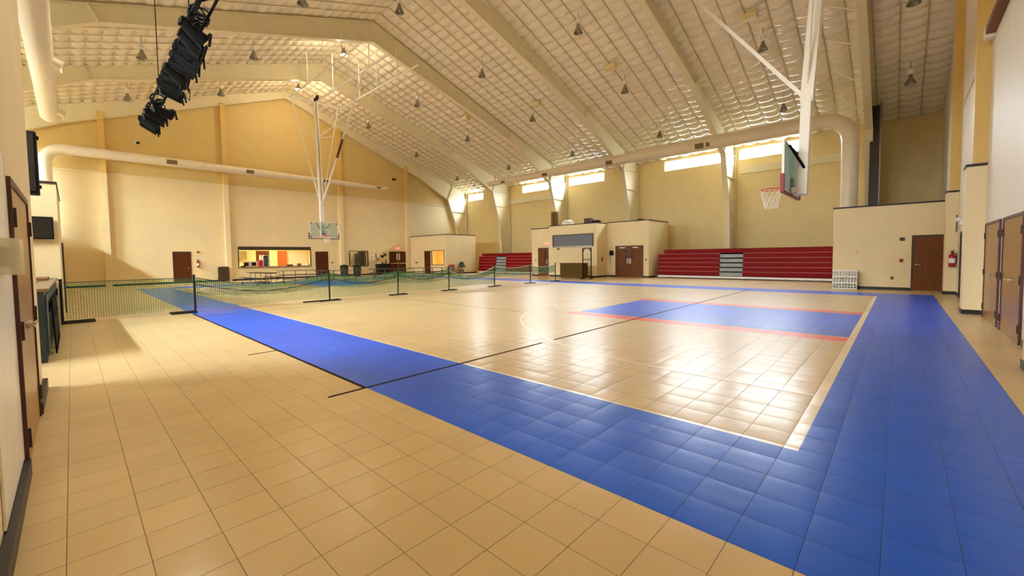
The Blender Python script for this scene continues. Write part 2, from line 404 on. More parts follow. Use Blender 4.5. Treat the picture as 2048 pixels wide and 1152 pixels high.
wn = 0
for lst, X, sg in ((WINS_R, XR, 1), (WINS_L, XL, -1)):
    for k, (a, b) in enumerate(lst):
        wn += 1
        side = 'right' if sg > 0 else 'left'
        t = empty('window_%d' % wn, (X, (a+b)/2, WZ0), '%s high clerestory window on the %s side wall, counted from the %s end' % (['first', 'second', 'third', 'fourth', 'fifth', 'sixth'][k], side, 'far' if sg > 0 else 'near'), 'window', kind='structure')
        og = (X, (a+b)/2, WZ0)
        MB().box(X + sg*.14, X + sg*.17, a, b, WZ0, WZ1).build('window_pane', 'window_glass', t, og)
        al = bpy.data.lights.new('window_portal', 'AREA'); al.shape = 'RECTANGLE'; al.size = WZ1-WZ0; al.size_y = b-a; al.cycles.is_portal = True
        ao = bpy.data.objects.new('window_portal', al); COL.objects.link(ao); ao.location = (X + sg*.2, (a+b)/2, (WZ0+WZ1)/2); ao.rotation_euler = (0, PI/2*sg, 0)
        m_ = MB()
        for f in (0, .5, 1):
            y = a + (b-a)*f; y = min(max(y, a+.02), b-.02)
            m_.box(X + sg*.08, X + sg*.135, y-.02, y+.02, WZ0, WZ1)
        m_.box(X + sg*.08, X + sg*.135, a, b, WZ0, WZ0+.04).box(X + sg*.08, X + sg*.135, a, b, WZ1-.04, WZ1)
        m_.build('window_frame', 'white_paint', t, og)

tn = 0
def trim(mb, m, label):
    global tn
    tn += 1; o = mb.build('trim_%d' % tn, m); return tag(o, label, 'trim', kind='structure')

# liner ledges on the tall walls
trim(MB().box(XL+.02, XR-.02, YF-.05, YF-.001, 7.02, 7.08), 'steel_paint', 'thin ledge of the liner across the far wall')
trim(MB().box(XR-.12, XR-.001, 1.7, 7.95, 6.85, 7.3), 'steel_paint', 'cream girt under the window nearest the right duct')
trim(MB().box(XR-.12, XR-.001, 23.0, 29.1, 6.85, 7.3), 'steel_paint', 'cream girt under the second window from the far end')
trim(MB().box(6.0, 14.4, YE+.001, YE+.16, 6.44, 6.58), 'wood_brown', 'brown girt high on the pale end wall')
trim(MB().box(14.4, 14.62, YE+.001, YE+.17, 6.36, 6.6), 'white_paint', 'white end cap of the brown girt')
trim(MB().box(15.3, 21.2, YE+.001, YE+.04, 6.46, 6.52), 'steel_paint', 'thin seam ledge between the two yellow pilasters')
# end wall pilasters, far wall
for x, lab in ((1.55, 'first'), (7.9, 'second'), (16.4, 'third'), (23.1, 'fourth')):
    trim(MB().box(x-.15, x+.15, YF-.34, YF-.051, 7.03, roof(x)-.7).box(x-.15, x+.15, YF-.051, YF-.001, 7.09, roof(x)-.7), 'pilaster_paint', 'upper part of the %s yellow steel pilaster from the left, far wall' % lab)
    trim(MB().box(x-.15, x+.15, YF-.34, YF-.001, 0, 7.015), 'wall_low', 'lower part of the %s cream pilaster from the left, far wall' % lab)
for x, z0, lab in ((21.3, 3.66, 'farther'), (14.9, 3.62, 'nearer')):
    trim(MB().box(x, x+.3, YE+.001, YE+.24, z0, roof(x)-.3), 'pilaster_paint', '%s yellow pilaster above a boxed column on the right' % lab)
# boxed column feet on the near end wall
for x, y1, z, lab in ((21.3, -1.15, 3.6, 'beside the fire extinguisher'), (14.9, -1.13, 3.56, 'beside the oak doors')):
    trim(MB().box(x, x+(.55 if x > 20 else .5), YE+.001, y1, .0, z), 'wall_low', 'cream boxed column foot %s' % lab)
    trim(MB().box(x-.02, x+.5, YE+.001, y1+.02, z, z+.06), 'cap_black', 'black cap on the boxed column %s' % lab)
    trim(MB().box(x-.012, x+.5, YE+.001, y1+.012, .0, .11), 'base_black', 'black base around the boxed column %s' % lab)
trim(MB().box(8.0, 8.5, YE+.001, -1.2, 0, 3.56), 'wall_low', 'cream boxed column foot at the right picture edge')
trim(MB().box(7.985, 8.51, YE+.001, -1.185, 0, .11), 'base_black', 'black base of the boxed column at the right picture edge')

# ------------------------------------------------------------------ roof frames
def frame(y, label, end=False):
    half = [(RX, 13.8), (23.3, 10.53), (28.43, 7.86), (29.3, 5.0), (29.52, 3.0), (29.6, 0)]
    if end: half = [(RX, 14.35), (24.6, 9.65), (28.2, 7.72), (29.3, 5.0), (29.52, 3.0), (29.6, 0)]
    t = empty('ceiling_beam', (RX, y, 0), label, 'steel frame', kind='structure', group='steel frames across the hall')
    og = (RX, y, 0)
    for s in (1, -1):
        mir = lambda p: (RX + s*(p[0]-RX), p[1])
        top = lambda x: roof(x) - .1
        q = MB()
        raf = [half[0], half[1], half[2]]
        q.prism([mir(p) for p in [(RX, top(RX)), (30.6, top(30.6)), (30.6, 8.0), half[2], half[1], half[0]]], 'y', y-.012, y+.012)
        q.prism([mir(p) for p in [(30.8, 8.0), half[2], half[3], half[4], half[5], (30.8, 0)]], 'y', y-.012, y+.012)
        q.build('web', 'steel_paint', t, og)
        q = MB()
        for a, b in zip(half[:-1], half[1:]):
            a2, b2 = mir(a), mir(b); q.bar((a2[0], y, a2[1]), (b2[0], y, b2[1]), .32, .03)
        a2, b2 = mir((RX, top(RX)+.02)), mir((30.7, top(30.7)+.02)); q.bar((a2[0], y, a2[1]), (b2[0], y, b2[1]), .32, .03)
        a2 = mir((30.8, 0)); q.box(a2[0]-.012, a2[0]+.012, y-.15, y+.15, 0, 8.6)
        q.build('flange', 'steel_paint', t, og)
        q = MB()
        k = half[1]; a2, b2 = mir(k), mir((k[0]+.3, top(k[0]+.3))); q.bar((a2[0], y, a2[1]), (b2[0], y, b2[1]), .2, .03, up=(1,0,0))
        k = half[2]; a2, b2 = mir(k), mir((30.75, 8.05)); q.bar((a2[0], y, a2[1]), (b2[0], y, b2[1]), .24, .03)
        a2, b2 = mir(k), mir((28.9, top(28.9))); q.bar((a2[0], y, a2[1]), (b2[0], y, b2[1]), .24, .03, up=(1,0,0))
        a2, b2 = mir((28.85, 6.55)), mir((30.75, 6.5)); q.bar((a2[0], y, a2[1]), (b2[0], y, b2[1]), .24, .03)
        q.build('stiffener', 'steel_paint', t, og)
    return t
for y, lab in ((1.32, 'nearest'), (8.31, 'second nearest'), (15.28, 'third nearest'), (22.17, 'fourth nearest'), (29.27, 'fifth nearest')):
    frame(y, 'cream tapered steel frame spanning the roof, %s to the camera' % lab)
frame(35.98, 'cream steel frame against the far end wall', True)
# flange braces on the nearest frame
bn = 0
for x in (17.6, 19.6, 21.6, 23.6, 25.6, 27.4):
    bn += 1
    zb = 10.53 + (x-23.3)*(-.52 if x > 23.3 else -.295)
    o = MB().bar((x, 1.46, zb+.06), (x, 2.65, roof(x)-.1), .05, .04).build('flange_brace', 'steel_paint', None, (x, 1.5, zb))
    tag(o, 'thin diagonal flange brace on the nearest steel frame, %s down the right slope' % ['first', 'second', 'third', 'fourth', 'fifth', 'sixth'][bn-1], 'brace', 'flange braces')

# ------------------------------------------------------------------ low rooms along the sides
wl = 0
def room(name, parts, label, m='wall_low'):
    q = MB()
    for b in parts: q.box(*b)
    o = q.build(name, m); return tag(o, label, 'wall', kind='structure')
# right rooms (low block beside the oak doors)
room('wall_office_right', [(22.6, XR-.002, YE+.002, 2.13, 0, 3.4)], 'cream low room front with brown door beside the red bleachers')
trim(MB().box(22.58, XR-.002, YE+.002, 2.15, 3.401, 3.46), 'cap_black', 'black cap on the low room right of the bleachers')
trim(MB().box(22.588, 22.599, -.34, 2.142, .0, .11).box(22.6, 23.5, 2.131, 2.142, 0, .11), 'base_black', 'black baseboard on the low room right of the bleachers')
# middle rooms
room('wall_booth', [(25.0, XR-1.4, 15.38, 19.56, 0, 3.78)], 'cream scorer booth front with grey shuttered window')
trim(MB().box(24.98, XR-1.4, 15.36, 19.58, 3.781, 3.84), 'cap_black', 'black cap on the scorer booth')
room('wall_booth_left', [(25.12, XR-1.4, 19.562, 21.4, 0, 3.66)], 'cream wall with single door left of the scorer booth')
trim(MB().box(25.1, XR-1.4, 19.585, 21.42, 3.661, 3.72), 'cap_black', 'black cap left of the scorer booth')
room('wall_vestibule', [(26.4, XR-1.4, 12.25, 15.378, 0, 3.84)], 'cream wall with double doors right of the scorer booth')
trim(MB().box(26.38, XR-1.4, 12.23, 15.355, 3.841, 3.9), 'cap_black', 'black cap above the double doors right of the booth')
trim(MB().box(24.988, 24.999, 15.37, 19.57, 0, .11).box(25.0, 26.39, 15.368, 15.379, 0, .11).box(26.388, 26.399, 12.24, 12.62, 0, .11).box(26.388, 26.399, 14.72, 15.36, 0, .11).box(26.4, 27.4, 12.238, 12.249, 0, .11).box(25.108, 25.119, 20.76, 21.41, 0, .11), 'base_black', 'black baseboard around the scorer booth')
# far right office (hollow, lit behind its window)
OX, OY = 23.3, 30.1
OWIN = (30.4, 32.25, .88, 2.16)
q = grid_wall(None, 'x', OX, .12, OY, YF-.002, 0, 3.6, [OWIN], None, None)
q.box(OX+.12, 26.9, OY, OY+.12, 0, 3.6).box(26.78, 26.9, OY+.12, YF-.002, 0, 3.6).box(OX+.12, 26.78, OY+.12, YF-.36, 2.6, 2.66)
o = q.build('wall_office_far', 'wall_low'); tag(o, 'cream office in the far right corner with a lit window', 'wall', kind='structure')
trim(MB().box(OX-.02, 26.92, OY-.02, YF-.36, 3.601, 3.66), 'cap_black', 'black cap on the far right office')
trim(MB().box(OX-.011, OX-.001, OY-.011, 32.5, 0, .11).box(OX-.011, 26.91, OY-.011, OY-.001, 0, .11), 'base_black', 'black baseboard of the far right office')
# left rooms
room('wall_left_near', [(XL+.002, LWX, YE+.002, 7.66, 0, 5.2)], 'pale tan wall close on the left with an oak double door')
trim(MB().box(LWX+.001, -.265, YE+.01, 4.62, 0, .12), 'base_black', 'black baseboard at the lower left corner')
trim(MB().box(LWX+.001, -.265, 6.36, 7.68, 0, .12).box(-1.2, LWX+.04, 7.661, 7.69, 0, .12), 'base_black', 'black baseboard between the oak double door and the wall end')
room('wall_left_middle', [(XL+.002, -.2, 15.8, 20.2, 0, 3.55)], 'cream low room block on the left carrying the television')
trim(MB().box(XL+.002, -.18, 15.78, 20.22, 3.551, 3.61), 'cap_black', 'black cap on the low room with the television')
room('wall_left_far', [(XL+.002, -.45, 20.25, YF-.4, 0, 3.55)], 'cream low room wall on the far left')
tag(MB().box(XL+.01, XR-.01, YF-.02, YF-.001, 0, .12).build('baseboard_far', 'base_black'), 'black baseboard along the far wall', 'baseboard', kind='structure')
tag(MB().box(15.45, 21.28, YE+.001, YE+.013, 0, .11).box(9.9, 10.35, YE+.001, YE+.013, 0, .11).box(12.3, 12.55, YE+.001, YE+.03, 0, .11).box(2.4, 7.9, YE+.001, YE+.013, 0, .11).build('baseboard_near', 'base_black'), 'black baseboard along the near end wall', 'baseboard', kind='structure')

# ------------------------------------------------------------------ doors
dn = 0
def door(loc, rz, w, h, leaves, m, fm, label, slit=False, push=False, closer=False, lever=True, hinge=False, hside=1, panic=False):
    global dn
    dn += 1
    t = empty('door_%d' % dn, loc, label, 'door', rz, kind='structure')
    MB().box(-w/2-.05, -w/2, -.035, -.002, 0, h+.05).box(w/2, w/2+.05, -.035, -.002, 0, h+.05).box(-w/2, w/2, -.035, -.002, h, h+.05).build('door_frame', fm, t)
    lw = w/leaves
    for k in range(leaves):
        x0 = -w/2 + k*lw
        q = MB().box(x0+.004, x0+lw-.004, -.024, -.002, .01, h-.004)
        lf = q.build('door_leaf', m, t, bevel=.002)
        side = hside if leaves == 1 else (1 if k == 0 else -1)
        hx = x0 + (lw-.09 if side > 0 else .09)
        if slit:
            sx = x0 + (lw-.24 if side > 0 else .24)
            MB().box(sx-.07, sx+.07, -.03, -.0245, 1.22, 1.98).build('vision_panel', 'screen_black', lf)
        if push:
            MB().box(hx-.06, hx+.06, -.032, -.0245, .95, 1.3).cyl((hx, -.06, 1.0), (hx, -.06, 1.25), .012).cyl((hx, -.06, 1.0), (hx, -.03, 1.0), .01).cyl((hx, -.06, 1.25), (hx, -.03, 1.25), .01).build('pull_plate', 'chrome', lf)
        if panic:
            MB().box(x0+.06, x0+lw-.06, -.07, -.0245, .98, 1.06).build('push_bar', 'chrome', lf)
        if closer:
            MB().box(x0+lw/2-.2, x0+lw/2+.2, -.08, -.0245, h-.12, h-.05).build('door_closer', 'white_paint', lf)
        if lever and (leaves == 1 or k == 0 or hinge):
            MB().cyl((hx, -.0245, 1.02), (hx, -.05, 1.02), .03, n=14).cyl((hx, -.05, 1.02), (hx, -.075, 1.02), .012).bar((hx, -.07, 1.02), (hx - side*.12, -.07, 1.02), .018, .022).build('door_handle', 'chrome', lf, bevel=.003)
        if hinge:
            ex = x0 if side > 0 else x0+lw
            q = MB()
            for z in (.25, 1.05, 1.88): q.box(ex-.012, ex+.012, -.05, -.0245, z-.07, z+.07)
            q.build('hinge', 'frame_bronze', lf)
    return t
door((5.22, YF, 0), FAR, .91, 2.13, 1, 'door_red', 'frame_bronze', 'dark brown single door at the left of the far wall')
door((14.7, YF, 0), FAR, .96, 2.13, 1, 'door_red', 'frame_bronze', 'dark brown single door just right of the kitchen hatch')
dd = door((22.1, YF, 0), FAR, 1.86, 2.13, 2, 'door_red', 'frame_bronze', 'dark double doors with push bars under the far exit sign', panic=True, lever=False)
for c in [k for k in kids(dd) if k.name.startswith('door_leaf')]:
    sx = -.14 if 'leaf' in c.name and c.data.vertices[0].co.x < -.5 else .14
    MB().box(sx-.06, sx+.06, -.03, -.0245, 1.35, 1.98).build('vision_panel', 'paper', c)
MB().box(-.03, .03, -.05, -.025, 0, 2.13).build('door_mullion', 'grey_metal', dd)
door((OX, 32.95, 0), MX, .85, 2.13, 1, 'door_red', 'frame_bronze', 'dark brown office door beside the lit corner window')
door((25.12, 20.23, 0), MX, .92, 2.13, 1, 'door_wood', 'frame_maroon', 'brown door with slit window left of the scorer booth', slit=True, push=True, lever=False, hside=1)
door((26.4, 13.67, 0), MX, 1.98, 2.14, 2, 'door_wood', 'frame_maroon', 'brown double doors with slit windows right of the scorer booth', slit=True, push=True, closer=True, lever=False)
door((22.6, -.79, 0), MX, .84, 2.12, 1, 'door_wood', 'frame_bronze', 'dark brown door beside the fire extinguisher on the right', hside=-1)
door((13.62, YE, 0), PY, 1.82, 2.12, 2, 'door_oak', 'frame_maroon', 'farther pair of oak doors on the right end wall', hinge=True)
door((11.38, YE, 0), PY, 1.72, 2.12, 2, 'door_oak', 'frame_maroon', 'nearer pair of oak doors on the right end wall', hinge=True)
door((19.55, YE, 0), PY, .98, 2.12, 1, 'screen_black', 'frame_bronze', 'black sheet for the shade in an open doorway beyond the boxed column on the right', lever=False)  # flat black leaf stands in for the shade inside the opening
door((LWX, 5.49, 0), PX, 1.6, 2.12, 2, 'door_oak', 'frame_maroon', 'oak double door on the wall close at the left', hinge=True)
door((-.2, 19.2, 0), PX, .9, 2.1, 1, 'door_wood', 'frame_bronze', 'brown door in the side of the low room with the television')

# ------------------------------------------------------------------ exit signs
def exit_sign(loc, rz, label):
    t = empty('exit_sign', loc, label, 'sign', rz, 'red exit signs')
    MB().box(-.2, .2, -.05, -.002, 0, .24).build('housing', 'exit_body', t, bevel=.01)
    text('lettering', 'EXIT', .21, 'exit_red', t, (0, -.053, .12), (PI/2, 0, 0))
    return t
exit_sign((22.1, YF, 2.36), FAR, 'red lit exit sign over the far double doors')
exit_sign((25.12, 19.78, 2.36), MX, 'red lit exit sign over the door left of the booth')
t = empty('emergency_light', (19.55, YE, 2.36), 'small white emergency light above the dark doorway on the right', 'emergency light', PY)
MB().box(-.18, .18, -.1, -.002, 0, .16).build('housing', 'white_plastic', t, bevel=.01)
for x in (-.1, .1): MB().cyl((x, -.1, .2), (x, -.19, .18), .06, .075, n=12).build('lamp_head', 'white_plastic', t)

# ------------------------------------------------------------------ high bay lamps
def lamp_proto():
    t = empty('high_bay_lamp', (0,0,0), 'x', 'lamp', group='high bay lamps under the roof')
    MB().cyl((0,0,.62), (0,0,1.0), .012, n=8).build('hanging_rod', 'grey_metal', t)
    MB().cyl((0,0,.44), (0,0,.64), .115, n=16).cyl((0,0,.64), (0,0,.67), .07, n=16).build('ballast', 'white_plastic', t, smooth=True)
    MB().lathe([(.03,.42),(.07,.4),(.075,.3),(.11,.24),(.17,.12),(.215,0),(.208,0),(.165,.11),(.1,.235),(.06,.29)], n=24).build('reflector', 'alu', t, smooth=True)
    MB().lathe([(0,.3),(.045,.27),(.06,.19),(.045,.1),(0,.07)], n=14).build('bulb', 'white_plastic', t, smooth=True)
    return t
LAMPS = []
xs_ = [(26.35, 'lowest on the right slope'), (21.7, 'middle of the right slope'), (17.1, 'upper right slope'), (11.6, 'beside the ridge'), (7.0, 'upper left slope'), (2.55, 'lower left slope')]
ys_ = [(-.16, 'the end bay'), (4.72, 'the nearest full bay'), (11.5, 'the second bay'), (18.3, 'the third bay'), (25.0, 'the fourth bay'), (32.0, 'the far wall bay')]
vis = {(26.35,-.16),(21.7,-.16),(26.35,4.72),(21.7,4.72),(26.35,11.5),(21.7,11.5),(17.1,11.5),(26.35,18.3),(21.7,18.3),(17.1,18.3),(11.6,18.3),(7.0,18.3),
       (26.35,25.0),(21.7,25.0),(17.1,25.0),(11.6,25.0),(7.0,25.0),(2.55,25.0),(26.35,32.0),(21.7,32.0),(17.1,32.0),(11.6,32.0),(7.0,32.0),(2.55,32.0)}
FILL_LAMPS = {(2.55, 4.72), (2.55, 11.5), (2.55, 18.3)}     # unseen lamps on the grid spacing, added lit to brighten the near floor
vis |= FILL_LAMPS
proto = None
for y, yl in ys_:
    for x, xl in xs_:
        if (x, y) not in vis: continue
        lit = x == 11.6 and y in (25.0, 32.0) or (x, y) in FILL_LAMPS
        yy = {25.0: 24.4, 32.0: 31.6}.get(y, y) if x == 11.6 else y
        z = roof(x) - 1.15
        lab = '%s high bay lamp in %s, %s' % ('lit' if lit else 'unlit grey', yl, xl)  # the added, unseen fill lamps get the same lit label
        if proto is None:
            proto = lamp_proto(); o = proto; o.location = (x, yy, z); o['label'] = lab
        else: o = copy_tree(proto, (x, yy, z), 0, lab)
        if lit:
            for c in kids(o):
                if c.name.startswith('bulb'):
                    c.data = c.data.copy(); c.data.materials[0] = MATS['lamp_glow']
# pale boxes under the insulation
bxs = [(20.6, 5.0, 'nearest'), (20.6, 11.75, 'second'), (21.4, 17.7, 'third'), (20.5, 23.8, 'farthest')]
for x, y, l in bxs:
    z = roof(x) - .5
    o = MB().box(x-.16, x+.16, y-.3, y+.3, z, z+.26).build('junction_box', 'tan_box', None, (x, y, z), bevel=.01)
    tag(o, 'pale yellow box under the right roof slope, %s of four' % l, 'box', 'pale boxes under the roof')

# ------------------------------------------------------------------ ducts
def duct(name, pts, rs, label, vents, n=28):
    o = MB().tube(pts, rs, n).build(name, 'duct_paint', smooth=True); tag(o, label, 'duct', kind='thing')
    for (p, ax, nrm, w, hh) in vents:
        q = MB(); p = Vector(p); nrm = Vector(nrm).normalized(); ax = Vector(ax).normalized(); up = nrm.cross(ax)
        q.bar(p - ax*w/2, p + ax*w/2, .03, hh, up=up)
        v = q.build('vent_grille', 'vent_brown', o); v['label'] = 'dark slotted grille'
        q = MB()
        for i in range(6):
            c = p + nrm*.018 + up*(-hh/2 + hh*(i+.5)/6); q.bar(c - ax*w*.46, c + ax*w*.46, .008, hh*.06, up=up)
        q.build('louver', 'mat_brown', v)
    return o
def arc(c, r, a, b, n, f): return [f(c[0] + r*math.cos(a+(b-a)*i/n), c[1] + r*math.sin(a+(b-a)*i/n)) for i in range(n+1)]
DX = 26.3
pr = [(DX, 1.9, 3.46), (DX, 1.9, 7.0)] + arc((3.0, 7.05), 1.1, PI, PI/2, 10, lambda u, v: (DX, u, v)) + [(DX, y, 8.15) for y in (5, 8, 12.9, 13.0, 19.9, 20.0, 24.9, 25.0, 27.5)]
rr = [.34, .35] + [.36]*11 + [.38, .39, .385, .34, .33, .29, .28, .23, .22]
vn = [((DX-.39*.8, y, 8.15-r_*.62), (0,1,0), (-.8,0,-.6), .5, .22) for y, r_ in ((9.0, .385), (8.35, .385))][:1]
vn = []
for y, r_ in ((8.9, .385), (15.0, .33), (20.8, .28), (25.5, .22)):
    vn.append(((DX - r_*.93, y, 8.15 - r_*.42), (0,1,0), (-.91,0,-.41), .5, r_*.8))
vn.insert(1, ((DX - .385*.93, 8.42, 8.15 - .385*.42), (0,1,0), (-.91,0,-.41), .2, .24))
duct('air_duct', pr, rr, 'long round cream duct along the right wall with an elbow down', vn)
FY = 35.4; zz = 8.08
pf = [(-.83, FY, 3.62), (-.83, FY, 7.0)] + arc((.0, 7.25), .83, PI, PI/2, 10, lambda u, v: (u, FY, v)) + [(x, FY, zz) for x in (3, 6.4, 6.5, 11.9, 12., 17.9, 18., 20.6)]
rf = [.29, .29] + [.29]*11 + [.29, .29, .26, .25, .22, .21, .17, .16]
duct('air_duct', pf, rf, 'long round cream duct across the far wall', [((x, FY - r_*.97, zz - r_*.1), (1,0,0), (0,-1,-.1), w, r_*.95) for x, r_, w in ((4.8, .29, .55), (9.3, .255, .5), (14.9, .21, .5), (19.7, .165, .45))])
pl = [(-.42, y, 8.2) for y in (-1.4, 4, 7.67, 12, 16, 20, 24, 28.2, 28.6)]
ld = MB().tube(pl, [.31, .31, .31, .31, .31, .3, .3, .3, .22], 28).build('air_duct', 'duct_paint', smooth=True); tag(ld, 'round cream duct running along the upper left edge', 'duct', kind='thing')
for y in (14.0, 20.4, 27.0):
    MB().cyl((-.2, y, 8.15), (.06, y, 8.05), .14, n=16).cyl((.0, y, 8.07), (.03, y-.04, 7.8), .03, n=8).build('diffuser', 'duct_paint', ld, smooth=True)

# ------------------------------------------------------------------ basketball hoops
def hoop(y_face, sg, label, far, by=5.0):
    """sg=+1: board faces +Y (near goal); sg=-1: faces -Y (far goal)."""
    t = empty('basketball_hoop', (CX, y_face, 0), label, 'basketball hoop', 0 if sg > 0 else PI, 'suspended basketball hoops')
    # local: board face at y=0 looking to +y, x to the right
    z0, z1 = 2.9, 3.97
    MB().box(-.9, .9, -.02, 0, z0+.03, z1-.03).build('backboard', 'board_glass', t)
    MB().box(-.93, -.9, -.03, .012, z0, z1).box(.9, .93, -.03, .012, z0, z1).box(-.9, .9, -.03, .012, z0, z0+.03).box(-.9, .9, -.03, .012, z1-.03, z1).build('board_frame', 'white_paint', t)
    w = .05
    MB().box(-.305, -.305+w, .001, .004, 3.05, 3.5).box(.305-w, .305, .001, .004, 3.05, 3.5).box(-.305+w, .305-w, .001, .004, 3.5-w, 3.5).box(-.305+w, .305-w, .001, .004, 3.05, 3.05+w).box(-.9, .9, .001, .004, z0+.03, z0+.07).box(-.9, .9, .001, .004, z1-.07, z1-.03).box(-.9, -.86, .001, .004, z0+.07, z1-.07).box(.86, .9, .001, .004, z0+.07, z1-.07).build('shooting_square', 'line_white', t)
    q = MB().box(-.955, .955, -.05, .03, z0-.055, z0-.001).box(-.99, -.931, -.05, .03, z0-.055, z0+.35).box(.931, .99, -.05, .03, z0-.055, z0+.35)
    q.build('edge_padding', 'pad_brown' if far else 'pad_red', t, bevel=.012)
    q = MB()
    for x in (-.84, .84):
        for z in (z0+.1, z1-.1): q.cyl((x, .004, z), (x, .02, z), .04, n=12)
    q.build('board_bolt', 'black_metal', t)
    q = MB().tube([(.2286*math.cos(a), .38 + .2286*math.sin(a), 3.05) for a in [2*PI*i/32 for i in range(32)]], .011, 8, closed=True)
    q.box(-.12, .12, .005, .02, 2.95, 3.08).box(-.09, .09, .02, .16, 3.035, 3.055).bar((-.07, .02, 2.98), (-.05, .16, 3.04), .012, .05).bar((.07, .02, 2.98), (.05, .16, 3.04), .012, .05)
    q.build('rim', 'rim_red', t, smooth=True)
    q = MB(); K = 12
    lev = [(.225, 3.03), (.205, 2.93), (.175, 2.82), (.15, 2.71), (.14, 2.6)]
    for k in range(K):
        for s in (1, -1):
            pts = []
            for i, (r, z) in enumerate(lev):
                a = 2*PI*(k + s*i*.5)/K; pts.append((r*math.cos(a), .38 + r*math.sin(a), z))
            q.tube(pts, .0045, 4)
    q.build('net', 'net_white', t)
    # mast: two square tubes with a sleeve, header pipe and braces
    top = 11.85; yb, yt = -.27, -.72
    q = MB()
    for x in (-.08, .08): q.bar((x, -.28, 4.9), (x, yt, top), .07, .24, up=(0,1,0))
    q.bar((0, -.225, 2.86), (0, -.28, 5.0), .26, .19, up=(0,1,0)).box(-.12, .12, -.14, -.03, 2.92, 3.04)
    q.build('mast', 'white_paint', t, bevel=.006)
    for x in (-1, 1): MB().cyl((x*.12, yb, 3.45), (x*.5, -.05, 3.92), .028).build('board_bracket', 'black_metal', t)
    MB().box(-.16, .16, -.06, -.031, 3.055, 3.25).build('mast_bracket', 'grey_metal', t)
    MB().bar((0, yb+.05, 5.05), (0, by, top), .075, .075).build('rear_brace', 'white_paint', t)
    MB().cyl((-1.75, yt, top), (1.6, yt, top), .05, n=10).build('header_pipe', 'white_paint', t)
    for s in (-1, 1):
        MB().cyl((s*1.5, yt, top), (s*.09, yb-.02, 5.3), .032, n=8).build('side_brace', 'white_paint', t)
        MB().cyl((s*1.15, yt, 9.9), (0, yt+.02, 9.5), .025, n=8).cyl((s*1.3, yt, 10.7), (0, yt+.02, 9.5), .02, n=8).build('cross_brace', 'white_paint', t)
    for x in (-1.7, 0, 1.5):
        q = MB().cyl((x, yt-.1, top), (x, 8.6, top), .045, n=10)
        zr = lambda xx: 13.75 - .3*abs(xx - .77*sg)
        q.cyl((x, 6.5, top), (x, 6.5, zr(x)), .022, n=8).cyl((x, 2.0, top), (x, 2.0, zr(x)+.6), .022, n=8).cyl((x, 4.2, top), (x, 4.2, zr(x)+.6), .022, n=8)
        q.build('roof_pipe', 'white_paint', t)
    MB().box(-.16, .02, yt-.18, yt+.1, top+.05, top+.3).box(-.22, -.08, yt-.12, yt+.05, top+.28, top+.5).build('winch_motor', 'black_plastic', t)
    if far:
        e = lambda f: (0, yb+.05 + (by-yb-.05)*f, 5.05 + (top-5.05)*f)
        MB().bar(e(.4), e(.54), .11, .09).build('brace_sleeve', 'pad_brown', t)
    return t
hoop(1.88, 1, 'near basketball hoop with clear backboard and red padding, hung from the roof', False)
hoop(27.62, -1, 'far basketball hoop hung before the kitchen hatch', True, 5.9)

# ------------------------------------------------------------------ nets and posts across the court
PYN = 15.35
posts = [(-.22, 'at the left end beside the dark counter', (1,)), (2.47, 'second from the left beside the blue stripe', (-1,)), (6.47, 'third from the left', (-1, 1)), (9.33, 'fourth from the left', (-1, 1)), (12.02, 'fifth from the left', (-1, 1)), (15.0, 'sixth from the left', (-1, 1)), (17.85, 'seventh from the left', (-1, 1)), (20.2, 'at the right end before the booth', (-1, 1))]
for i, (x, lab, arms) in enumerate(posts):
    t = empty('net_post', (x, PYN, 0), 'dark court divider post %s' % lab, 'post', 0, 'net posts across the court')
    q = MB().cyl((0,0,.02), (0,0,1.08), .028, n=10).cyl((0,0,1.08), (0,0,1.13), .036, n=10)
    q.build('pole', 'post_dark', t, smooth=True)
    q = MB()
    if len(arms) == 1:
        s = arms[0]
        for y in (-.14, .2): q.bar((0, y, .025), (s*.58, y, .025), .05, .05)
        q.bar((0, -.14, .025), (0, .2, .025), .05, .05)
    else:
        q.bar((-.38, -.1, .025), (.38, .1, .025), .07, .05).bar((-.38, .1, .022), (.38, -.1, .022), .07, .04)
        if i == 2: q.bar((-.9, .1, .022), (0, .06, .022), .05, .044)
    q.build('base', 'post_dark', t)
secs = [(0, .0, .03, 'net_green', 'green net between the dark counter and the blue stripe'), (1, .26, .05, 'net_green', 'green net right of the blue stripe'), (2, .2, .05, 'net_green', 'sagging green net between the third and fourth posts'),
        (3, .18, .05, 'net_green', 'sagging green net between the fourth and fifth posts'), (4, .3, .1, 'net_green', 'green net with slack white rope right of the fifth post'), (5, .1, .45, 'net_green', 'raised green net between the sixth and seventh posts'), (6, .12, .5, 'net_green', 'raised green net at the booth end')]
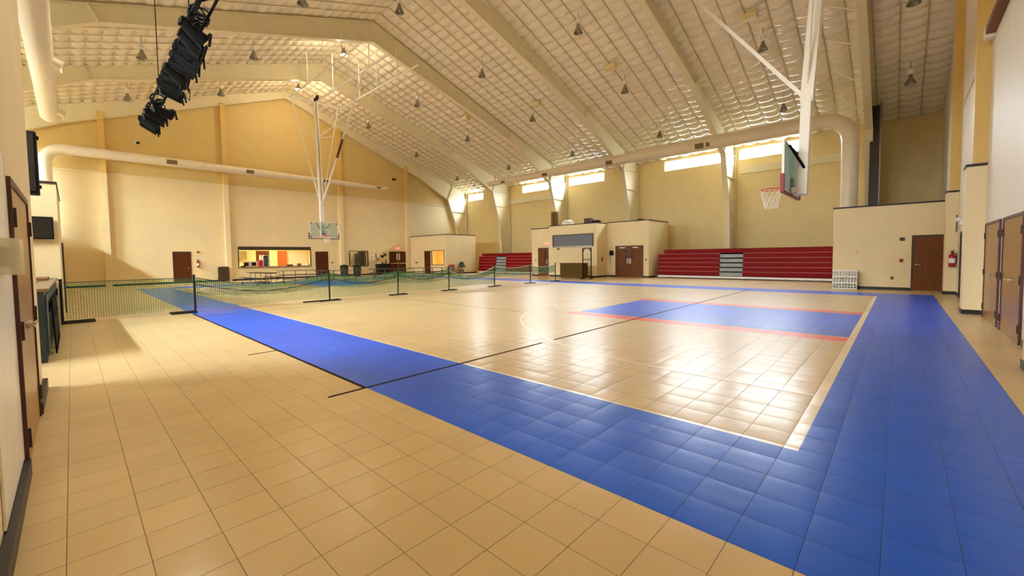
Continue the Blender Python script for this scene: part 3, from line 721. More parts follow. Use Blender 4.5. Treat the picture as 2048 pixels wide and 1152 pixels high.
for i, sagv, zb, m_, lab in secs:
    xa, xb = posts[i][0], posts[i+1][0]; L_ = xb - xa - .07; xa += .035
    cell = .05; nx = round(L_/cell); nz = 20
    topz = lambda u: 1.03 - sagv*4*u*(1-u) - (.12 if i == 4 else 0)*(1-u)
    t = empty('court_net', (xa, PYN, 0), lab, 'net', 0, 'green court nets')
    vs = []; fs = []
    for j in range(nz+1):
        for k in range(nx+1):
            u = k/nx; z = zb + .05 + (topz(u)-zb-.05)*j/nz
            vs.append((u*L_, .03*math.sin(u*9+i)*(1-j/nz), z))
    for j in range(nz):
        for k in range(nx): fs.append((j*(nx+1)+k, j*(nx+1)+k+1, (j+1)*(nx+1)+k+1, (j+1)*(nx+1)+k))
    nm = MB().add(vs, fs).build('netting', m_, t)
    wf = nm.modifiers.new('wire', 'WIREFRAME'); wf.thickness = .0125; wf.use_even_offset = False; wf.use_replace = True
    if i in (1, 2, 3, 4):
        vs2 = []; fs2 = []; mz = 9
        for j in range(mz+1):
            for k in range(nx+1):
                u = k/nx; f_ = .46 if i < 4 else .3
                vs2.append((u*L_, .05 + .02*math.sin(u*23+j), topz(u)*(1 - f_*(1 - j/mz)) - (.03*abs(math.sin(u*14))*(1 - j/mz))))
        for j in range(mz):
            for k in range(nx): fs2.append((j*(nx+1)+k, j*(nx+1)+k+1, (j+1)*(nx+1)+k+1, (j+1)*(nx+1)+k))
        n2 = MB().add(vs2, fs2).build('folded_netting', m_, t)
        wf = n2.modifiers.new('wire', 'WIREFRAME'); wf.thickness = .016; wf.use_even_offset = False; wf.use_replace = True
    pts = [(u/16*L_, 0, topz(u/16)+.006) for u in range(17)]
    MB().tube(pts, .012, 6).build('top_cord', 'cord_white' if i in (4, 5, 6) else 'dark_green', t)
    if i in (4, 5, 6):
        MB().tube([(u/16*L_, 0, .62 - .05*math.sin(PI*u/16)) for u in range(17)], .008, 6).build('rope', 'cord_white', t)
    if i in (1, 2, 3):
        MB().tube([(u/16*L_, -.02, topz(u/16)*.82 - .1*math.sin(PI*u/16)) for u in range(17)], .012, 6).build('slack_band', 'dark_green', t)

# ------------------------------------------------------------------ bleachers
def bleacher(ya, yb, ga, gb, label, x=27.0, rows=6):
    t = empty('bleacher', (x, (ya+yb)/2, 0), label, 'bleacher', 0, 'folded red bleachers')
    og = (x, (ya+yb)/2, 0); H = 1.86; rh = (H-.2)/rows
    MB().box(x+.02, x+.1, ya, yb, .05, .17).build('bottom_board', 'board_white', t, og)
    for k in range(rows):
        z0 = .2 + k*rh; z1 = z0 + rh - .03; dx = .03*k + (.0 if k < rows-1 else .05)
        yb2 = yb - (.35 if k == rows-1 else 0)
        segs = [(ya, yb2)] if k == rows-1 else [(ya, ga), (gb, yb2)]
        q = MB()
        for a, b in segs: q.box(x+dx, x+dx+.35, a, b, z0, z1)
        q.build('row_front', 'red_seat', t, og, bevel=.012)
        q = MB()
        for a, b in segs: q.box(x+dx-.015, x+dx+.35, a, b, z1+.002, z1+.027)
        q.build('row_nosing', 'seat_trim' if k < rows-1 else 'red_seat', t, og)
    for k in range(rows-1):
        z0 = .2 + k*rh
        MB().box(x+.05+.03*k, x+.4, ga+.02, gb-.02, z0, z0+rh*.62).box(x-.02+.03*k, x+.4, ga, gb, z0+rh*.62, z0+rh*.75).build('aisle_step', 'step_grey', t, og)
    q = MB().box(x+.5, x+1.6, ya+.02, yb-.4, .0, H-.05)
    q.build('carriage', 'black_metal', t, og)
    for y in (ya+.02, yb-.06):
        MB().box(x+.4, x+1.6, y, y+.04, .03, H-.3).build('end_panel', 'red_seat', t, og)
    return t
bleacher(2.2, 11.9, 6.75, 8.05, 'long folded red bleacher with grey aisle steps right of the vestibule')
bleacher(21.5, 29.95, 26.3, 27.6, 'folded red bleacher at the far end between office and booth', x=27.1)

# ------------------------------------------------------------------ cafeteria tables
def table_proto(label):
    t = empty('cafeteria_table', (0,0,0), label, 'table', 0, 'folding tables with benches')
    MB().box(-1.5, 1.5, -.38, .38, .72, .75).build('tabletop', 'table_top', t, bevel=.008)
    for s in (-1, 1):
        b = MB().box(-1.45, 1.45, s*.72-.14, s*.72+.14, .42, .45).build('bench', 'seat_dark', t, bevel=.008)
    for sx in (-1, 1):
        q = MB()
        for x in (sx*1.1, sx*.35):
            q.cyl((x, -.3, .08), (x, -.3, .72), .018, n=8).cyl((x, .3, .08), (x, .3, .72), .018, n=8).cyl((x, -.3, .7), (x, .3, .7), .016, n=8)
            for s in (-1, 1): q.cyl((x, s*.3, .3), (x, s*.72, .42), .016, n=8)
        q.cyl((sx*1.1, -.8, .12), (sx*1.1, .8, .12), .02, n=8).cyl((sx*.35, -.3, .12), (sx*1.1, -.3, .12), .016, n=8).cyl((sx*.35, .3, .12), (sx*1.1, .3, .12), .016, n=8)
        for s in (-1, 1): q.cyl((sx*1.1, s*.78, .12), (sx*1.1, s*.72, .42), .016, n=8)
        q.build('leg_frame', 'leg_grey', t)
        for s in (-1, 1):
            MB().cyl((sx*1.1-.02, s*.78, .05), (sx*1.1+.02, s*.78, .05), .05, n=14).build('wheel', 'black_plastic', t)
        MB().cyl((sx*.35-.02, 0, .05), (sx*.35+.02, 0, .05), .05, n=14).bar((sx*.35, -.3, .12), (sx*.35, .3, .12), .03, .03).build('wheel', 'black_plastic', t)
    return t
tp = table_proto('folding bench table in front of the left half of the kitchen hatch'); tp.location = (8.2, 29.2, 0); tp.rotation_euler = (0,0,math.radians(97))
copy_tree(tp, (12.5, 28.0, 0), math.radians(-26), 'folding bench table below the far basketball hoop')
copy_tree(tp, (16.4, 28.1, 0), math.radians(-32), 'folding bench table standing before the black dresser')
copy_tree(tp, (19.3, 27.3, 0), math.radians(-34), 'folding bench table before the far double doors')
copy_tree(tp, (11.3, 31.6, 0), math.radians(-20), 'folding bench table nearest the kitchen hatch, behind another table')

# ------------------------------------------------------------------ far wall: kitchen behind the hatch
kx0, kx1, kz0, kz1 = KW
KD = YF + 3.6
for nm_, b_, l_ in (('wall_kitchen_back', (kx0-1.2, kx1+1.2, KD, KD+.1, 0, 2.8), 'bright yellow back wall of the kitchen'), ('wall_kitchen_left', (kx0-1.3, kx0-1.2, YF+.25, KD+.1, 0, 2.8), 'left side wall of the kitchen'), ('wall_kitchen_right', (kx1+1.2, kx1+1.3, YF+.25, KD+.1, 0, 2.8), 'yellow right side wall of the kitchen'), ('ceiling_kitchen', (kx0-1.3, kx1+1.3, YF+.25, KD+.1, 2.8, 2.9), 'ceiling of the kitchen'), ('floor_kitchen', (kx0-1.3, kx1+1.3, YF+.25, KD+.1, -.1, 0), 'floor of the kitchen')):
    tag(MB().box(*b_).build(nm_, 'kitchen_wall'), l_, nm_.split('_')[0], kind='structure')
trim(MB().box(kx0-.05, kx1+.05, YF-.03, YF+.24, kz1-.22, kz1+.04), 'frame_bronze', 'dark roller shutter housing over the kitchen hatch')
trim(MB().box(kx0-.06, kx0, YF-.03, YF+.05, kz0, kz1-.22).box(kx1, kx1+.06, YF-.03, YF+.05, kz0, kz1-.22), 'frame_bronze', 'dark side guides of the kitchen hatch')
o = MB().box(kx0+.003, kx1-.003, YF-.14, YF+.55, kz0+.002, kz0+.05).build('serving_counter', 'laminate', bevel=.006); tag(o, 'wood toned serving counter in the kitchen hatch', 'counter')
cz = kz0 + .052
# things on the serving counter and in the kitchen
def simple(name, boxes, m, label, cat, group=None, bevel=.01, origin=None):
    q = MB()
    for b in boxes: q.box(*b)
    o = q.build(name, m, None, origin or ((boxes[0][0]+boxes[0][1])/2, (boxes[0][2]+boxes[0][3])/2, boxes[0][4]), bevel=bevel)
    return tag(o, label, cat, group)
for k, (x, lab) in enumerate(((9.3, 'left'), (9.82, 'right'))):
    t = empty('microwave_oven', (x, YF+.75, cz), 'white microwave oven on the kitchen counter, %s of the pair' % lab, 'microwave', 0, 'microwave ovens in the kitchen')
    MB().box(-.24, .24, 0, .34, 0, .42).build('case', 'white_plastic', t, bevel=.01)
    MB().box(-.2, .1, -.012, -.001, .08, .34).build('door_glass', 'screen_black', t)
simple('kitchen_counter', [(8.0, 10.9, YF+.56, YF+1.3, 0, cz-.002)], 'olive_cab', 'kitchen base counter behind the serving hatch', 'counter')
simple('cooler', [(10.0, 10.22, YF+.2, YF+.5, cz, cz+.52)], 'red_plastic', 'red drink cooler on the serving counter', 'cooler')
t = empty('tray_rack', (10.5, YF+.3, cz), 'white tray rack with five shelves on the serving counter', 'rack')
MB().box(-.24, -.21, -.1, .25, 0, .86).box(.21, .24, -.1, .25, 0, .86).box(-.21, .21, -.1, .25, .83, .86).build('rack_frame', 'white_plastic', t)
for k in range(5): MB().box(-.21, .21, -.1, .25, .05+k*.15, .075+k*.15).build('shelf', 'white_plastic', t)
MB().box(-.2, .2, .251, .262, 0, .84).build('rack_back', 'dark_cloth', t)
simple('serving_bowl', [(8.72, 9.05, YF+.0, YF+.3, cz, cz+.1)], 'dark_cloth', 'dark bowl at the left end of the serving counter', 'bowl', bevel=.04)
simple('paper_stack', [(10.75, 11.15, YF+.0, YF+.3, cz, cz+.05)], 'paper', 'white stack of trays right of the tray rack', 'tray')
simple('basket', [(11.95, 12.4, YF+.05, YF+.35, cz, cz+.14)], 'wood_brown', 'brown basket on the right half of the serving counter', 'basket', bevel=.03)
simple('toaster', [(12.75, 13.05, YF+.05, YF+.3, cz, cz+.2)], 'grey_metal', 'grey toaster near the right end of the serving counter', 'toaster', bevel=.04)
simple('paper_bag', [(13.5, 13.7, YF+.1, YF+.3, cz, cz+.22)], 'paper', 'small white bag at the right end of the serving counter', 'bag')
simple('wall_cabinet', [(7.6, 9.9, KD-.42, KD-.002, 1.62, 2.28)], 'olive_cab', 'olive wall cabinet at the back left of the kitchen', 'cabinet')
dn += 1; t = empty('door_%d' % dn, (11.2, KD, 0), 'orange brown kitchen door with hanging towels', 'door', 0, kind='structure')
MB().box(-.5, .5, -.04, -.002, 0, 2.3).build('door_leaf', 'door_wood', t)
for x, l in ((-.22, .62), (.0, .5)):
    o = simple('towel', [(11.2+x-.07, 11.2+x+.07, KD-.075, KD-.045, 1.95-l, 1.95)], 'paper', 'white towel hanging on the kitchen door, %s one' % ('left' if x < -.1 else 'right'), 'towel', 'towels in the kitchen')
dn += 1; t = empty('door_%d' % dn, (12.75, KD, 0), 'bright orange half open kitchen door', 'door', 0, kind='structure')
MB().bar((-.4, -.02, 1.15), (.2, -.5, 1.15), .04, 2.3).build('door_leaf', 'orange_wood', t)
simple('whiteboard', [(13.2, 14.8, KD-.04, KD-.002, 1.0, 2.2)], 'paper', 'large pale whiteboard on the kitchen back wall', 'board')
simple('kitchen_light', [(8.3, 9.7, YF+1.3, YF+2.3, 2.74, 2.798)], 'ceiling_glow', 'lit ceiling panel inside the kitchen at left', 'light', 'kitchen ceiling lights')
simple('kitchen_light', [(11.6, 13.0, YF+1.3, YF+2.3, 2.74, 2.798)], 'ceiling_glow', 'lit ceiling panel inside the kitchen at right', 'light', 'kitchen ceiling lights')

# far window niche
fx0, fx1, fz0, fz1 = FW
for nm_, b_, l_ in (('wall_store_back', (fx0-.6, fx1+.6, YF+1.6, YF+1.7, 0, 2.6), 'back wall of the store room behind the dark window'), ('wall_store_left', (fx0-.7, fx0-.6, YF+.25, YF+1.7, 0, 2.6), 'left wall of the store room'), ('wall_store_right', (fx1+.6, fx1+.7, YF+.25, YF+1.7, 0, 2.6), 'right wall of the store room'), ('ceiling_store', (fx0-.7, fx1+.7, YF+.25, YF+1.7, 2.6, 2.7), 'ceiling of the store room'), ('floor_store', (fx0-.7, fx1+.7, YF+.25, YF+1.7, -.1, 0), 'floor of the store room')):
    tag(MB().box(*b_).build(nm_, 'wall_low'), l_, nm_.split('_')[0], kind='structure')
simple('store_light', [(17.6, 18.5, YF+.5, YF+1.0, 2.54, 2.598)], 'ceiling_dim', 'dim ceiling light in the store room', 'light')
wn += 1; t = empty('window_%d' % wn, ((fx0+fx1)/2, YF, fz0), 'dark framed interior window between kitchen door and notice board', 'window', kind='structure')
og = ((fx0+fx1)/2, YF, fz0)
MB().box(fx0-.05, fx0, YF-.03, YF+.1, fz0-.05, fz1+.05).box(fx1, fx1+.05, YF-.03, YF+.1, fz0-.05, fz1+.05).box(fx0, fx1, YF-.03, YF+.1, fz0-.05, fz0).box(fx0, fx1, YF-.03, YF+.1, fz1, fz1+.05).build('window_frame', 'frame_bronze', t, og)
MB().box(fx0, fx1, YF+.05, YF+.06, fz0, fz1).build('window_pane', 'window_glass', t, og)
simple('curtain', [(17.55, 17.95, YF+1.5, YF+1.58, .02, 2.1)], 'brown_cloth', 'brown curtain behind the dark framed far window', 'curtain')
simple('coat', [(18.3, 18.6, YF+1.3, YF+1.45, 1.0, 2.0)], 'dark_cloth', 'dark coat hanging behind the dark framed far window', 'coat', bevel=.05)
simple('tall_locker', [(18.72, 19.2, YF+1.2, YF+1.58, .0, 2.2)], 'dark_cloth', 'dark locker at the right behind the far window', 'locker')
simple('store_cabinet', [(17.7, 18.6, YF+1.0, YF+1.29, .0, 1.0)], 'white_paint', 'low white cabinet behind the dark framed far window', 'cabinet')
# notice board, clock, dresser
t = empty('notice_board', (19.7, YF, 1.28), 'cork notice board with white papers left of the far double doors', 'notice board')
MB().box(-.42, .38, -.03, -.002, 0, .74).build('board', 'cork', t)
MB().box(-.4, -.1, -.036, -.031, .42, .7).box(-.38, -.05, -.036, -.031, .05, .36).box(.14, .36, -.036, -.031, .3, .72).build('paper', 'paper', t)
o = MB().cyl((20.68, YF-.035, 1.86), (20.68, YF-.002, 1.86), .14, n=24).build('wall_clock', 'frame_bronze', None, (20.68, YF, 1.86)); tag(o, 'round dark wall clock above the dresser', 'clock')
simple('wall_phone', [(20.25, 20.5, YF-.06, YF-.002, 1.6, 1.84)], 'black_plastic', 'black wall phone left of the round clock', 'phone')
simple('wall_ornament', [(20.48, 20.6, YF-.03, YF-.002, 2.02, 2.12)], 'wood_brown', 'small brown ornament above the round clock', 'ornament')
t = empty('dresser', (20.25, YF-.3, 0), 'black dresser below the clock at the far wall', 'dresser')
MB().box(-.62, .62, -.24, .24, .06, .98).build('body', 'dark_cloth', t)
MB().box(-.66, .66, -.28, .26, .981, 1.01).build('top', 'black_plastic', t)
for x in (-.31, .31): MB().box(x-.28, x+.28, -.262, -.241, .1, .94).build('door_panel', 'dark_cloth', t)
MB().box(-.6, .6, -.22, .22, 0, .059).build('plinth', 'black_plastic', t)
simple('vase', [(20.55, 20.65, YF-.35, YF-.25, 1.012, 1.4)], 'frame_bronze', 'tall dark vase on the black dresser', 'vase', bevel=.03)
simple('figurine', [(20.12, 20.24, YF-.35, YF-.25, 1.012, 1.2)], 'black_plastic', 'small dark figurine on the black dresser', 'figurine', bevel=.02)
simple('paper_pile', [(19.8, 20.1, YF-.4, YF-.15, 1.012, 1.14)], 'paper', 'pile of white papers on the black dresser', 'paper')
# small far wall fittings
def extinguisher(loc, rz, label):
    t = empty('fire_extinguisher', loc, label, 'fire extinguisher', rz, 'fire extinguishers')
    MB().lathe([(0,0),(.075,.005),(.085,.03),(.085,.38),(.06,.44),(.025,.46),(.025,.5),(0,.5)], (0,-.1,0), 18).build('cylinder', 'ext_red', t, smooth=True)
    MB().box(-.03, .03, -.17, -.03, .5, .54).bar((-.02, -.12, .55), (.05, -.2, .59), .02, .015).build('valve', 'black_metal', t)
    MB().tube([(.02,-.12,.5), (.1,-.13,.46), (.12,-.13,.3), (.1,-.13,.12)], .012, 6).build('hose', 'black_plastic', t)
    MB().lathe([(.0862,.14),(.0862,.3)], (0,-.1,0), 18).build('paper_label', 'paper', t)
    MB().box(-.05, .05, -.014, -.002, .1, .4).build('bracket', 'grey_metal', t)
    return t
extinguisher((6.08, YF, 1.05), FAR, 'red fire extinguisher right of the leftmost far door')
extinguisher((21.3, -1.33, .98), MX, 'red fire extinguisher on the boxed column at right')
simple('strobe_alarm', [(6.06, 6.2, YF-.06, YF-.002, 2.1, 2.2)], 'ext_red', 'small red alarm above the far fire extinguisher', 'alarm')
simple('light_switch', [(15.55, 15.65, YF-.02, YF-.002, 1.15, 1.28)], 'frame_bronze', 'brown light switch beside the door right of the kitchen hatch', 'switch')
t = empty('security_camera', (3.2, YF, 9.2), 'small white security camera high on the left of the far wall', 'camera')
MB().box(-.12, .12, -.04, -.002, -.1, .1).build('mount', 'white_plastic', t)
MB().cyl((.03,-.04,0), (.05,-.26,-.03), .08, n=14).build('lens_barrel', 'black_plastic', t)
t = empty('floodlight', (21.8, YF, 9.2), 'small twin emergency light high on the right of the far wall', 'emergency light')
MB().box(-.16, .16, -.08, -.002, -.1, .04).build('housing', 'frame_bronze', t)
for x in (-.13, .13): MB().cyl((x,-.09,.02), (x,-.2,.0), .06, .08, n=12).build('lamp_head', 'black_plastic', t)
t = empty('folded_table', (7.5, 35.75, 0), 'dark folded round table leaning on the pilaster left of the hatch', 'folded table')
pr_ = [(-.34, .02)] + [(-.34 + .12*(1-math.cos(a)), .98 + .1*math.sin(a)) for a in [PI/2*i/6 for i in range(7)]] + [(.34 - .12*(1-math.cos(a)), .98 + .1*math.sin(a)) for a in [PI/2 - PI/2*i/6 for i in range(7)]] + [(.34, .02)]
MB().prism(pr_, 'y', -.03, .03).build('tabletop', 'frame_bronze', t)
MB().box(-.32, -.28, .031, .2, 0, .3).box(.28, .32, .031, .2, 0, .3).box(-.28, .28, .031, .06, .1, .15).build('stand', 'frame_bronze', t)
for x, lab in ((15.9, 'left of the far dark framed window'), (17.05, 'under the far dark framed window')):
    t = empty('trash_barrel', (x, 34.6, 0), 'dark green trash barrel %s' % lab, 'trash can', 0, 'trash barrels at the far wall')
    MB().lathe([(0,0),(.27,.005),(.3,.06),(.34,.86),(.35,.88),(.33,.88),(.3,.1),(0,.08)], n=20).build('barrel', 'dark_green', t, smooth=True)
    MB().lathe([(0,1.04),(.2,1.0),(.37,.93),(.37,.885),(.352,.885)], n=20).build('lid', 'black_plastic', t, smooth=True)

# ------------------------------------------------------------------ far right office details
wn += 1; t = empty('window_%d' % wn, (OX, (OWIN[0]+OWIN[1])/2, OWIN[2]), 'brown framed office window glowing yellow in the far corner', 'window', kind='structure'); og = (OX, (OWIN[0]+OWIN[1])/2, OWIN[2])
a, b, c, d = OWIN
MB().box(OX-.03, OX+.06, a-.05, a, c-.05, d+.05).box(OX-.03, OX+.06, b, b+.05, c-.05, d+.05).box(OX-.03, OX+.06, a, b, c-.05, c).box(OX-.03, OX+.06, a, b, d, d+.05).build('window_frame', 'frame_bronze', t, og)
MB().box(OX+.04, OX+.05, a, b, c, d).build('window_pane', 'window_glass', t, og)
simple('office_light', [(24.2, 25.6, 30.9, 32.6, 2.54, 2.598)], 'ceiling_bright', 'lit ceiling panel inside the corner office', 'light')
simple('wall_poster', [(26.74, 26.778, 31.4, 32.6, 1.1, 1.8)], 'paper', 'pale poster inside the corner office', 'poster')
simple('office_desk', [(25.4, 26.7, 31.0, 33.6, .0, .78)], 'wood_brown', 'wooden desk inside the corner office', 'desk')
simple('wall_plate', [(OX-.02, OX-.002, 34.55, 35.0, 1.02, 1.12)], 'frame_bronze', 'small brown plate left of the corner office door', 'plate')
# planter beside the office
t = empty('trash_bin', (23.75, 29.85, 0), 'grey bin with red lid before the corner office', 'trash can')
MB().box(-.16, .16, -.16, .16, 0, .74).build('bin_body', 'alu', t); MB().box(-.18, .18, -.18, .18, .741, .86).build('lid', 'ext_red', t)
t = empty('potted_plant', (24.75, 29.7, 0), 'dark bushy potted plant before the corner office', 'plant')
MB().lathe([(0,0),(.2,.0),(.26,.42),(.24,.42),(.2,.36),(0,.36)], n=18).build('pot', 'laminate', t, smooth=True)
q = MB()
for k in range(150):
    th, ph, rr_ = R.uniform(0, 2*PI), R.uniform(-.6, 1.4), R.uniform(.2, .46)
    c = Vector((rr_*math.cos(th)*math.cos(ph), .5*rr_*math.sin(th)*math.cos(ph), .75 + rr_*math.sin(ph)*.8)); d_ = Vector((R.uniform(-1,1), R.uniform(-1,1), R.uniform(-.2,1))).normalized()
    s_ = d_.cross(Vector((0,0,1))).normalized()*.035; n_ = d_.cross(s_).normalized()*.012
    q.add([c - d_*.1, c + s_ + n_, c + d_*.12, c - s_ + n_, c - n_], [(0,1,4), (1,2,4), (2,3,4), (3,0,4), (0,3,2,1)])
q.build('foliage', 'foliage', t)
MB().cyl((0,0,.3), (0,0,.8), .03, n=8).build('stem', 'wood_brown', t)

# ------------------------------------------------------------------ scorer booth fittings
wn += 1; t = empty('window_%d' % wn, (25.0, 17.4, 2.18), 'long grey shuttered window of the scorer booth', 'window', kind='structure'); og = (25.0, 17.4, 2.18)
MB().box(24.95, 24.998, 15.64, 15.7, 2.18, 3.1).box(24.95, 24.998, 19.13, 19.2, 2.18, 3.1).box(24.95, 24.998, 15.7, 19.13, 3.04, 3.1).build('window_frame', 'frame_bronze', t, og)
MB().box(24.975, 24.998, 15.7, 19.13, 2.26, 3.04).build('shutter', 'shutter_grey', t, og)
MB().box(24.94, 24.998, 15.7, 19.13, 2.18, 2.259).build('sill', 'grey_metal', t, og)
simple('wall_speaker', [(24.93, 24.998, 18.6, 18.76, 1.98, 2.12)], 'mat_brown', 'small brown speaker under the booth window', 'speaker')
simple('light_switch', [(25.1, 25.118, 20.98, 21.06, 1.15, 1.27)], 'frame_bronze', 'small switch left of the single booth door', 'switch')
simple('light_switch', [(26.38, 26.398, 12.4, 12.48, 1.15, 1.28)], 'frame_bronze', 'small switch right of the double doors', 'switch')
simple('pull_handle', [(25.6, 25.72, 15.34, 15.378, 1.1, 1.4)], 'wood_brown', 'brown fitting on the shaded side of the booth', 'handle')
t = empty('wall_phone', (26.4, 15.02, 1.55), 'black wall phone with hanging cord left of the double doors', 'phone', MX)
MB().box(-.16, .16, -.08, -.002, -.02, .32).build('body', 'black_plastic', t, bevel=.015); MB().tube([(-.1,-.04,-.02), (-.1,-.04,-.2), (-.09,-.04,-.4), (-.1,-.03,-.5)], .012, 6).build('cord', 'mat_brown', t)
t = empty('storage_cabinet', (23.75, 16.45, 0), 'brown wooden cabinet on wheels before the scorer booth', 'cabinet', MX)
MB().box(-.95, .95, -.3, .3, .06, 1.0).build('body', 'cabinet_brown', t); MB().box(-.98, .98, -.33, .33, 1.001, 1.04).build('top', 'cabinet_brown', t)
for x in (-.48, .48): MB().box(x-.44, x+.44, -.318, -.301, .1, .96).build('door_panel', 'cabinet_brown', t)
MB().cyl((.0,-.33,.88), (.14,-.33,.9), .012, n=8).build('latch', 'chrome', t)
for x in (-.8, .8):
    for y in (-.22, .22): MB().cyl((x-.02,y,.03), (x+.02,y,.03), .03, n=10).build('caster', 'black_plastic', t)
t = empty('folding_cart', (23.12, 14.97, 0), 'tall thin black metal frame standing right of the brown cabinet', 'frame', MX)
q = MB()
for x in (-.32, .32): q.bar((x, 0, 0), (x, 0, 2.05), .05, .05)
q.bar((-.32, 0, 2.02), (.32, 0, 2.02), .05, .05).bar((-.32, 0, 1.28), (.32, 0, 1.28), .04, .04).bar((-.32, 0, 1.8), (-.16, 0, 2.0), .04, .04).bar((.32, 0, 1.8), (.16, 0, 2.0), .04, .04)
q.build('upright_frame', 'black_metal', t); MB().bar((-.32, -.25, .025), (-.32, .25, .025), .05, .05).bar((.32, -.25, .025), (.32, .25, .025), .05, .05).build('foot', 'black_metal', t)
# on the booth roof
for y in (20.1, 19.77):
    o = MB().cyl((26.2, y, 3.73 if y > 19.6 else 3.85), (26.2, y, 5.0), .15, n=18).build('rolled_mat', 'mat_brown', None, (26.2, y, 3.73), smooth=True); tag(o, 'brown rolled mat standing on the booth roof, %s of two' % ('left' if y > 20 else 'right'), 'mat', 'rolled mats on the booth roof')
o = MB().lathe([(0,.42),(.25,.4),(.42,.28),(.5,.0),(0,0)], (0,0,0), 24).build('plastic_dome', 'white_plastic', smooth=True); o.location = (25.9, 18.45, 3.842); tag(o, 'white plastic dome lying on the booth roof', 'dome')
simple('cardboard_box', [(25.5, 25.9, 16.2, 16.75, 3.842, 4.22)], 'cardboard', 'brown box on the right end of the booth roof', 'box')
simple('dark_bundle', [(25.5, 25.9, 15.55, 16.15, 3.842, 4.05)], 'dark_cloth', 'dark cloth bundle right of the brown box on the booth roof', 'bundle', bevel=.08)
simple('ceiling_speaker', [(26.8, 27.1, 12.9, 13.3, 3.902, 4.0)], 'black_plastic', 'flat dark object on the vestibule roof', 'box')

# ------------------------------------------------------------------ low room at right: fittings and milk crates
simple('strobe_alarm', [(22.54, 22.598, -.11, .03, 1.97, 2.1)], 'frame_bronze', 'dark alarm strobe left of the right brown door', 'alarm')
simple('fire_alarm_pull', [(22.55, 22.598, -.08, .02, 1.12, 1.25)], 'ext_red', 'red fire alarm pull left of the right brown door', 'alarm')
simple('power_outlet', [(22.58, 22.598, .17, .27, .42, .54)], 'laminate', 'tan power outlet low on the right room front', 'outlet')
t = empty('wall_hook', (22.6, 1.45, 1.48), 'small cream hook on the wall above the white crates', 'hook', MX)
MB().box(-.14, .12, -.05, -.002, 0, .03).box(.09, .12, -.06, -.002, .03, .13).build('arm', 'wall_paint', t)
ct = None
for k in range(3):
    lab = 'white plastic crate beside the bleachers, %s of the stack of three' % ['bottom', 'middle', 'top'][k]
    t = empty('plastic_crate', (22.32, 1.68, .003 + k*.262), lab, 'crate', MX, 'white crates in a stack')
    q = MB(); W_, D_, H_ = .4, .2, .258
    for z in (0, .115, .226): q.box(-W_, W_, -D_, -D_+.02, z, z+.032).box(-W_, W_, D_-.02, D_, z, z+.032).box(-W_, -W_+.02, -D_+.02, D_-.02, z, z+.032).box(W_-.02, W_, -D_+.02, D_-.02, z, z+.032)
    n_ = 8
    for i in range(n_+1):
        x = -W_ + (2*W_-.03)*i/n_; q.box(x, x+.03, -D_, -D_+.02, .032, .226).box(x, x+.03, D_-.02, D_, .032, .226)
    for i in range(4):
        y = -D_+.02 + (2*D_-.07)*i/3; q.box(-W_, -W_+.02, y, y+.03, .032, .226).box(W_-.02, W_, y, y+.03, .032, .226)
    q.box(-W_+.02, W_-.02, -D_+.02, D_-.02, .01, .025)
    q.build('crate_body', 'crate_white', t)
# exit doorway notice and dark column by the frame
simple('wall_notice', [(21.285, 21.298, -1.44, -1.4, 2.2, 2.8)], 'laminate', 'tan framed notice above the extinguisher', 'notice')
trim(MB().box(28.6, 29.0, .92, 1.28, 3.47, 9.05), 'dark_column', 'dark brown vertical chase rising from the right low room')
trim(MB().cyl((28.5, .86, 3.47), (28.5, .86, 9.2), .03, n=8), 'grey_metal', 'grey conduit beside the dark vertical chase')

# ------------------------------------------------------------------ left side: panel, thermostat, counter, television, speaker
t = empty('wall_panel', (LWX, 4.0, 0), 'white textured splash panel on the wall at the left edge', 'panel', PX)
MB().box(-.57, .57, -.012, -.002, .13, 2.3).build('sheet', 'frp_panel', t)
MB().box(.571, .583, -.016, -.002, .13, 2.3).build('edge_strip', 'white_plastic', t)
t = empty('thermostat', (LWX+.013, 4.02, 1.5), 'thermostat under a clear plastic guard at the left edge', 'thermostat', PX)
MB().box(-.09, .09, -.035, -.002, .03, .15).build('dial_body', 'laminate', t, bevel=.008)
MB().box(-.15, .15, -.085, -.08, -.02, .2).box(-.15, -.145, -.08, -.002, -.02, .2).box(.145, .15, -.08, -.002, -.02, .2).box(-.145, .145, -.08, -.002, .195, .2).box(-.145, .145, -.08, -.002, -.02, -.015).build('guard', 'clear_guard', t)
t = empty('storage_counter', (-.65, 12.6, 0), 'long dark teal counter with beige top along the left side', 'counter', PX)
# local x runs along +Y, local y into the wall
MB().box(-3.0, 3.1, -.33, .38, 0, 1.1).build('body', 'teal_paint', t)
MB().box(-3.03, 3.12, -.38, .38, 1.101, 1.15).build('worktop', 'laminate', t, bevel=.006)
for k in range(7):
    x = -2.9 + k*.86
    p_ = MB().box(x, x+.78, -.352, -.331, .1, 1.04).build('door_panel', 'teal_paint', t)
    MB().cyl((x+.7, -.362, .72), (x+.7, -.362, .9), .009, n=8).build('handle', 'black_metal', p_)
for k in range(4):
    y = 10.6 + k*.62
    t = empty('folded_chair', (-.25, y, 0), 'black folded chair leaning on the teal counter, %s from the camera' % ['first', 'second', 'third', 'fourth'][k], 'chair', PX, 'folded chairs along the counter')
    q = MB().tube([(-.2,-.01,.012), (-.2,0,.5), (-.19,.012,.9), (.19,.012,.9), (.2,0,.5), (.2,-.01,.012)], .012, 6)
    q.build('frame', 'black_metal', t); MB().bar((0,-.008,.14), (0,-.002,.62), .36, .018, up=(0,1,0)).build('seat', 'black_plastic', t); MB().bar((0,.004,.66), (0,.01,.88), .36, .014, up=(0,1,0)).build('backrest', 'black_plastic', t)
simple('serving_tray', [(-.95, -.5, 12.2, 13.1, 1.152, 1.18)], 'laminate', 'flat brown tray on the teal counter', 'tray')
